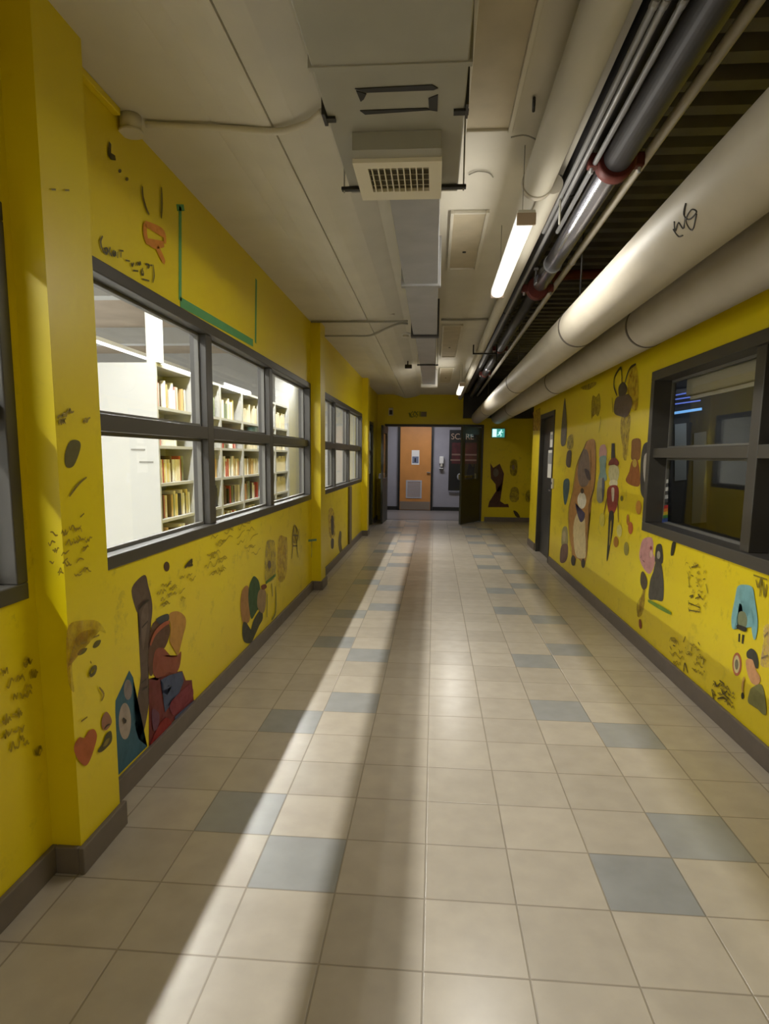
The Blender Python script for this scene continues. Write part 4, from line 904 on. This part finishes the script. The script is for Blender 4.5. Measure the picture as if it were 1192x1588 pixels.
patch(t, 'teal_shape', [(436, 1000), (470, 925), (505, 850), (530, 792), (556, 840), (565, 960), (556, 1100), (575, 1200), (596, 1264), (654, 1312), (560, 1405), (446, 1520), (440, 1330), (432, 1150)], (40, 90, 112), LX, Z=P6, sm=False)
patch(t, 'pale_oval', oval(500, 1140, 42, 125), (164, 150, 140), LX, Z=P6); patch(t, 'pale_oval', oval(520, 925, 28, 70), (128, 118, 116), LX, Z=P6)
strokes(t, 'mark', [[(480, 1120), (500, 1140), (490, 1150)]], INK, LX, .01, Z=P6)
t = mural(260, 880, LX, 'small brown painted oval right under the first left window')
patch(t, 'oval', oval(785, 82, 20, 34, 8), (72, 46, 24), LX, Z=P6)
t = mural(292, 875, LX, 'small black scribble right of the brown oval under the window', cat='graffiti', name='marker_graffiti')
strokes(t, 'scribble', [[(905, 90), (930, 60), (955, 40), (945, 75)], [(925, 75), (960, 70)]], (60, 50, 20), LX, .018, Z=P6)
P8 = lambda x, y: (340+.2013*x, 780+.2013*y)
t = mural(392, 940, LX, 'green-shelled walking creature painted low on the left wall')
patch(t, 'tan_arm', [(172, 680), (212, 636), (232, 700), (234, 880), (216, 925), (180, 925), (160, 800)], (156, 112, 56), LX, Z=P8)
patch(t, 'green_shell', [(226, 650), (248, 585), (268, 564), (300, 600), (314, 680), (312, 790), (280, 840), (244, 892), (222, 760)], (42, 78, 40), LX, Z=P8)
patch(t, 'dark_legs', [(182, 920), (212, 930), (232, 1000), (262, 900), (320, 820), (332, 890), (296, 960), (262, 1040), (240, 1078), (190, 1070), (174, 1000)], (56, 58, 44), LX, Z=P8)
patch(t, 'pink_front', [(296, 690), (330, 660), (356, 690), (352, 800), (330, 850), (290, 800)], (148, 122, 84), LX, Z=P8)
patch(t, 'red_head', [(318, 640), (350, 625), (362, 650), (330, 670)], (116, 54, 24), LX, Z=P8)
strokes(t, 'green_blade', [[(352, 618), (430, 552)]], (60, 110, 30), LX, .03, Z=P8)
t = mural(418, 880, LX, 'faint whitish figure painted right of the green-shelled creature')
patch(t, 'pale_robe', [(360, 300), (400, 285), (425, 320), (432, 540), (400, 600), (350, 600), (346, 450)], (160, 144, 90), LX, Z=P8)
patch(t, 'dark_spot', oval(382, 475, 12, 32, 8), (92, 78, 72), LX, Z=P8)
strokes(t, 'legs', [[(400, 620), (405, 720)], [(430, 640), (430, 830), (400, 900)], [(365, 700), (362, 880)]], (110, 118, 70), LX, .02, Z=P8)
t = mural(435, 870, LX, 'faint orange column of paint beside the whitish figure')
patch(t, 'wash', [(450, 280), (500, 260), (520, 300), (510, 560), (450, 590)], (172, 134, 50), LX, Z=P8)
t = mural(456, 840, LX, 'thin grey outlined standing figure painted near the second pillar')
strokes(t, 'outline', [[(575, 165), (560, 250), (562, 330), (552, 430)], [(580, 170), (604, 230), (592, 320), (604, 420)], [(565, 250), (600, 250)], [(562, 330), (596, 330)], [(610, 200), (612, 290)]], (92, 80, 50), LX, .018, Z=P8)
patch(t, 'torso', [(568, 180), (594, 200), (600, 300), (566, 300)], (132, 112, 62), LX, Z=P8)
t = mural(482, 850, PX, 'green painted T shape on the face of the second pillar')
strokes(t, 'green_bar', [[(680, 290), (745, 284)], [(708, 290), (706, 420)]], (50, 110, 60), PX, .03, Z=P8)
t = mural(515, 825, LX, 'dark blue and white slim figure painted under the second left window')
patch(t, 'pale_ground', [(840, 60), (880, 60), (890, 240), (850, 260)], (180, 150, 80), LX, Z=P8)
patch(t, 'dark_figure', [(860, 110), (878, 110), (880, 230), (862, 236)], (76, 70, 60), LX, Z=P8); patch(t, 'dark_feet', [(860, 280), (880, 280), (878, 346), (860, 346)], (76, 70, 60), LX, Z=P8)
t = mural(527, 840, LX, 'small grey figure painted beside the narrow pipe cover')
patch(t, 'figure', [(925, 220), (940, 230), (938, 300), (946, 375), (925, 375), (915, 300)], (104, 92, 50), LX, Z=P8)
# graffiti above window 1
def Gz(x, y): return (140+.1007*x, 350+.1007*y)
t = mural(195, 400, LX, 'black marker handle scribbled above the first left window', cat='graffiti', name='marker_graffiti')
strokes(t, 'lettering', [[(170, 160), (140, 230), (150, 320), (190, 420)], [(190, 360), (230, 350), (250, 380), (230, 430), (200, 400), (205, 370)], [(290, 330), (270, 400), (310, 470)], [(350, 380), (320, 430), (350, 460), (370, 400), (375, 470)], [(400, 400), (400, 500)], [(430, 380), (490, 390)], [(455, 390), (450, 490)],
         [(520, 530), (590, 545)], [(615, 570), (625, 620), (650, 570)], [(680, 570), (680, 620)], [(710, 620), (715, 570), (735, 600), (750, 560), (760, 610)], [(640, 690), (720, 700)], [(790, 650), (770, 740), (800, 750), (795, 690)], [(830, 590), (890, 610), (870, 660)], [(900, 610), (940, 610)], [(950, 600), (965, 760), (945, 880)], [(780, 820), (890, 850)]], (70, 62, 16), LX, .009, Z=Gz)
def Gw(x, y): return (150+.1385*x, 200+.1385*y)
t = mural(170, 235, LX, 'short thick black marker letter with two dots near the round electrical box', cat='graffiti', name='marker_graffiti')
strokes(t, 'letter', [[(135, 155), (128, 280), (145, 305), (195, 325)]], (58, 50, 12), LX, .022, Z=Gw)
patch(t, 'dot', oval(252, 470, 18, 22, 8), (78, 68, 14), LX, Z=Gw); patch(t, 'dot', oval(330, 562, 18, 22, 8), (96, 84, 14), LX, Z=Gw)
t = mural(240, 310, LX, 'thin dark drips of marker above the red tag', cat='graffiti', name='marker_graffiti')
strokes(t, 'drip', [[(498, 640), (505, 760), (545, 900), (575, 960)], [(712, 650), (718, 820), (710, 1000)]], (96, 84, 14), LX, .014, Z=Gw)
t = mural(238, 375, LX, 'faded red spray tag left of the green tape', cat='graffiti', name='spray_graffiti')
strokes(t, 'spray_line', [[(530, 1060), (530, 1180), (560, 1290)], [(530, 1060), (650, 1120), (740, 1180), (750, 1280)], [(560, 1260), (640, 1290), (740, 1290)], [(650, 1300), (700, 1400), (750, 1500)]], (206, 128, 30), LX, .032, Z=Gw)
# pillar one: heart, portrait, scribbles
Gp = lambda x, y: (.1763*x, 960+.1763*y)
t = mural(130, 1158, PX, 'orange heart painted low on the side of the first pillar')
patch(t, 'heart', [(645, 1110), (690, 1040), (735, 1045), (770, 985), (820, 970), (845, 1030), (820, 1140), (780, 1250), (740, 1290), (690, 1250), (650, 1180)], (168, 84, 26), PX, Z=Gp)
t = mural(162, 1118, PX, 'small mauve oval with a dark smile painted on the first pillar')
patch(t, 'oval', [(890, 870), (925, 815), (960, 850), (975, 910), (930, 975), (890, 960)], (142, 96, 70), PX, Z=Gp)
strokes(t, 'smile', [[(905, 965), (930, 935), (955, 925)]], INK, PX, .006, Z=Gp)
t = mural(160, 1148, PX, 'black leaf-shaped marker scribble under the mauve oval', cat='graffiti', name='marker_graffiti')
patch(t, 'leaf', [(850, 1160), (900, 1080), (925, 1010), (968, 985), (975, 1070), (930, 1130), (880, 1170)], (60, 54, 18), PX, Z=Gp)
patch(t, 'leaf_centre', [(895, 1120), (925, 1060), (955, 1050), (930, 1105)], (128, 110, 24), PX, Z=Gp)
t = mural(140, 1020, PX, 'faint orange portrait with dark eyes and mouth painted on the first pillar')
om = (166, 122, 16)
patch(t, 'orange_halo', [(590, 60), (720, 10), (850, 20), (920, 120), (880, 110), (800, 90), (700, 120), (640, 210), (620, 420), (640, 640), (590, 560), (570, 300)], om, PX, Z=Gp)
patch(t, 'eye', [(680, 310), (710, 265), (765, 255), (745, 295), (700, 320)], (92, 84, 14), PX, Z=Gp); patch(t, 'eye', [(812, 245), (840, 195), (885, 185), (870, 230), (835, 255)], (92, 84, 14), PX, Z=Gp)
strokes(t, 'mouth', [[(775, 485), (800, 430), (830, 425), (820, 470), (790, 495), (775, 485)]], (76, 68, 20), PX, .012, Z=Gp)
strokes(t, 'feature_line', [[(690, 220), (750, 200)], [(810, 160), (860, 140)], [(780, 370), (790, 390)], [(700, 900), (755, 860)], [(860, 600), (900, 660), (880, 720)]], (132, 110, 14), PX, .008, Z=Gp)
t = mural(112, 700, PX, 'dark grey-green paint blot on the side of the first pillar', cat='graffiti', name='paint_blot')
patch(t, 'blot', [(100, 705), (108, 684), (122, 684), (124, 696), (114, 722), (102, 724)], (88, 82, 26), PX)
t = mural(110, 800, PX, 'worn handwriting lines on the side of the first pillar', cat='graffiti', name='marker_graffiti')
squiggles(t, 'writing_line', (76, 140, 818, 898), 5, 26, (150, 128, 22), PX, .005, tilt=-.12); squiggles(t, 'writing_line', (82, 138, 636, 664), 2, 8, (140, 120, 22), PX, .006, tilt=-.12)
strokes(t, 'dash', [[(105, 770), (120, 750), (132, 740)], [(122, 802), (128, 796)], [(77, 294), (84, 294)], [(98, 295), (105, 295)]], (112, 98, 24), PX, .007)
t = mural(380, 860, LX, 'faint grey handwriting across the wall between the brown oval and the pale figure', cat='graffiti', name='marker_graffiti')
squiggles(t, 'faint_line', (320, 400, 830, 900), 5, 30, (164, 144, 26), LX, .006, tilt=-.45)
t = mural(250, 925, LX, 'faint grey handwriting just under the first window, right of the trunk', cat='graffiti', name='marker_graffiti')
squiggles(t, 'faint_line', (245, 300, 905, 945), 4, 20, (160, 140, 26), LX, .006, tilt=-.4)
t = mural(30, 1100, LX, 'pale pencil scribbles on the yellow wall left of the first pillar', cat='graffiti', name='marker_graffiti')
squiggles(t, 'pencil_line', (0, 60, 1030, 1200), 7, 30, (160, 138, 18), LX, .006, tilt=-.4)
# --- end wall
E4 = lambda x, y: (740+.1637*x, 620+.1637*y)
t = mural(770, 750, ENDY, 'dark brown pointed-ear animal painted standing on the end wall', axis=1)
patch(t, 'silhouette', [(122, 598), (150, 645), (180, 625), (212, 605), (216, 660), (252, 700), (245, 760), (222, 810), (216, 960), (250, 990), (290, 985), (300, 1018), (100, 1018), (112, 965), (140, 985), (184, 965), (172, 800), (128, 745), (125, 660)], (78, 40, 22), ENDY, 1, Z=E4, sm=False)
patch(t, 'grey_snout', oval(175, 690, 26, 40, 8), (104, 92, 80), ENDY, 1, Z=E4)
t = mural(796, 725, ENDY, 'small dark face painted right of the pointed-ear animal', axis=1)
patch(t, 'dark_shape', [(312, 590), (345, 560), (376, 590), (374, 700), (340, 722), (310, 690)], (84, 58, 28), ENDY, 1, Z=E4); patch(t, 'pale_spot', oval(340, 640, 14, 24, 8), (150, 130, 84), ENDY, 1, Z=E4)
t = mural(797, 770, ENDY, 'grey rounded patch painted low on the end wall', axis=1)
patch(t, 'patch', [(318, 845), (360, 825), (392, 860), (388, 950), (340, 970), (306, 940)], (116, 106, 60), ENDY, 1, Z=E4)
t = mural(815, 768, ENDY, 'dark rounded patch painted at the right end of the end wall', axis=1)
patch(t, 'patch', [(455, 890), (490, 855), (498, 960), (462, 960)], (84, 76, 44), ENDY, 1, Z=E4)
t = mural(802, 798, ENDY, 'little black and brown mark painted just above the end baseboard', axis=1)
patch(t, 'mark', [(340, 1050), (372, 1060), (400, 1100), (396, 1120), (360, 1100)], (66, 50, 20), ENDY, 1, Z=E4)
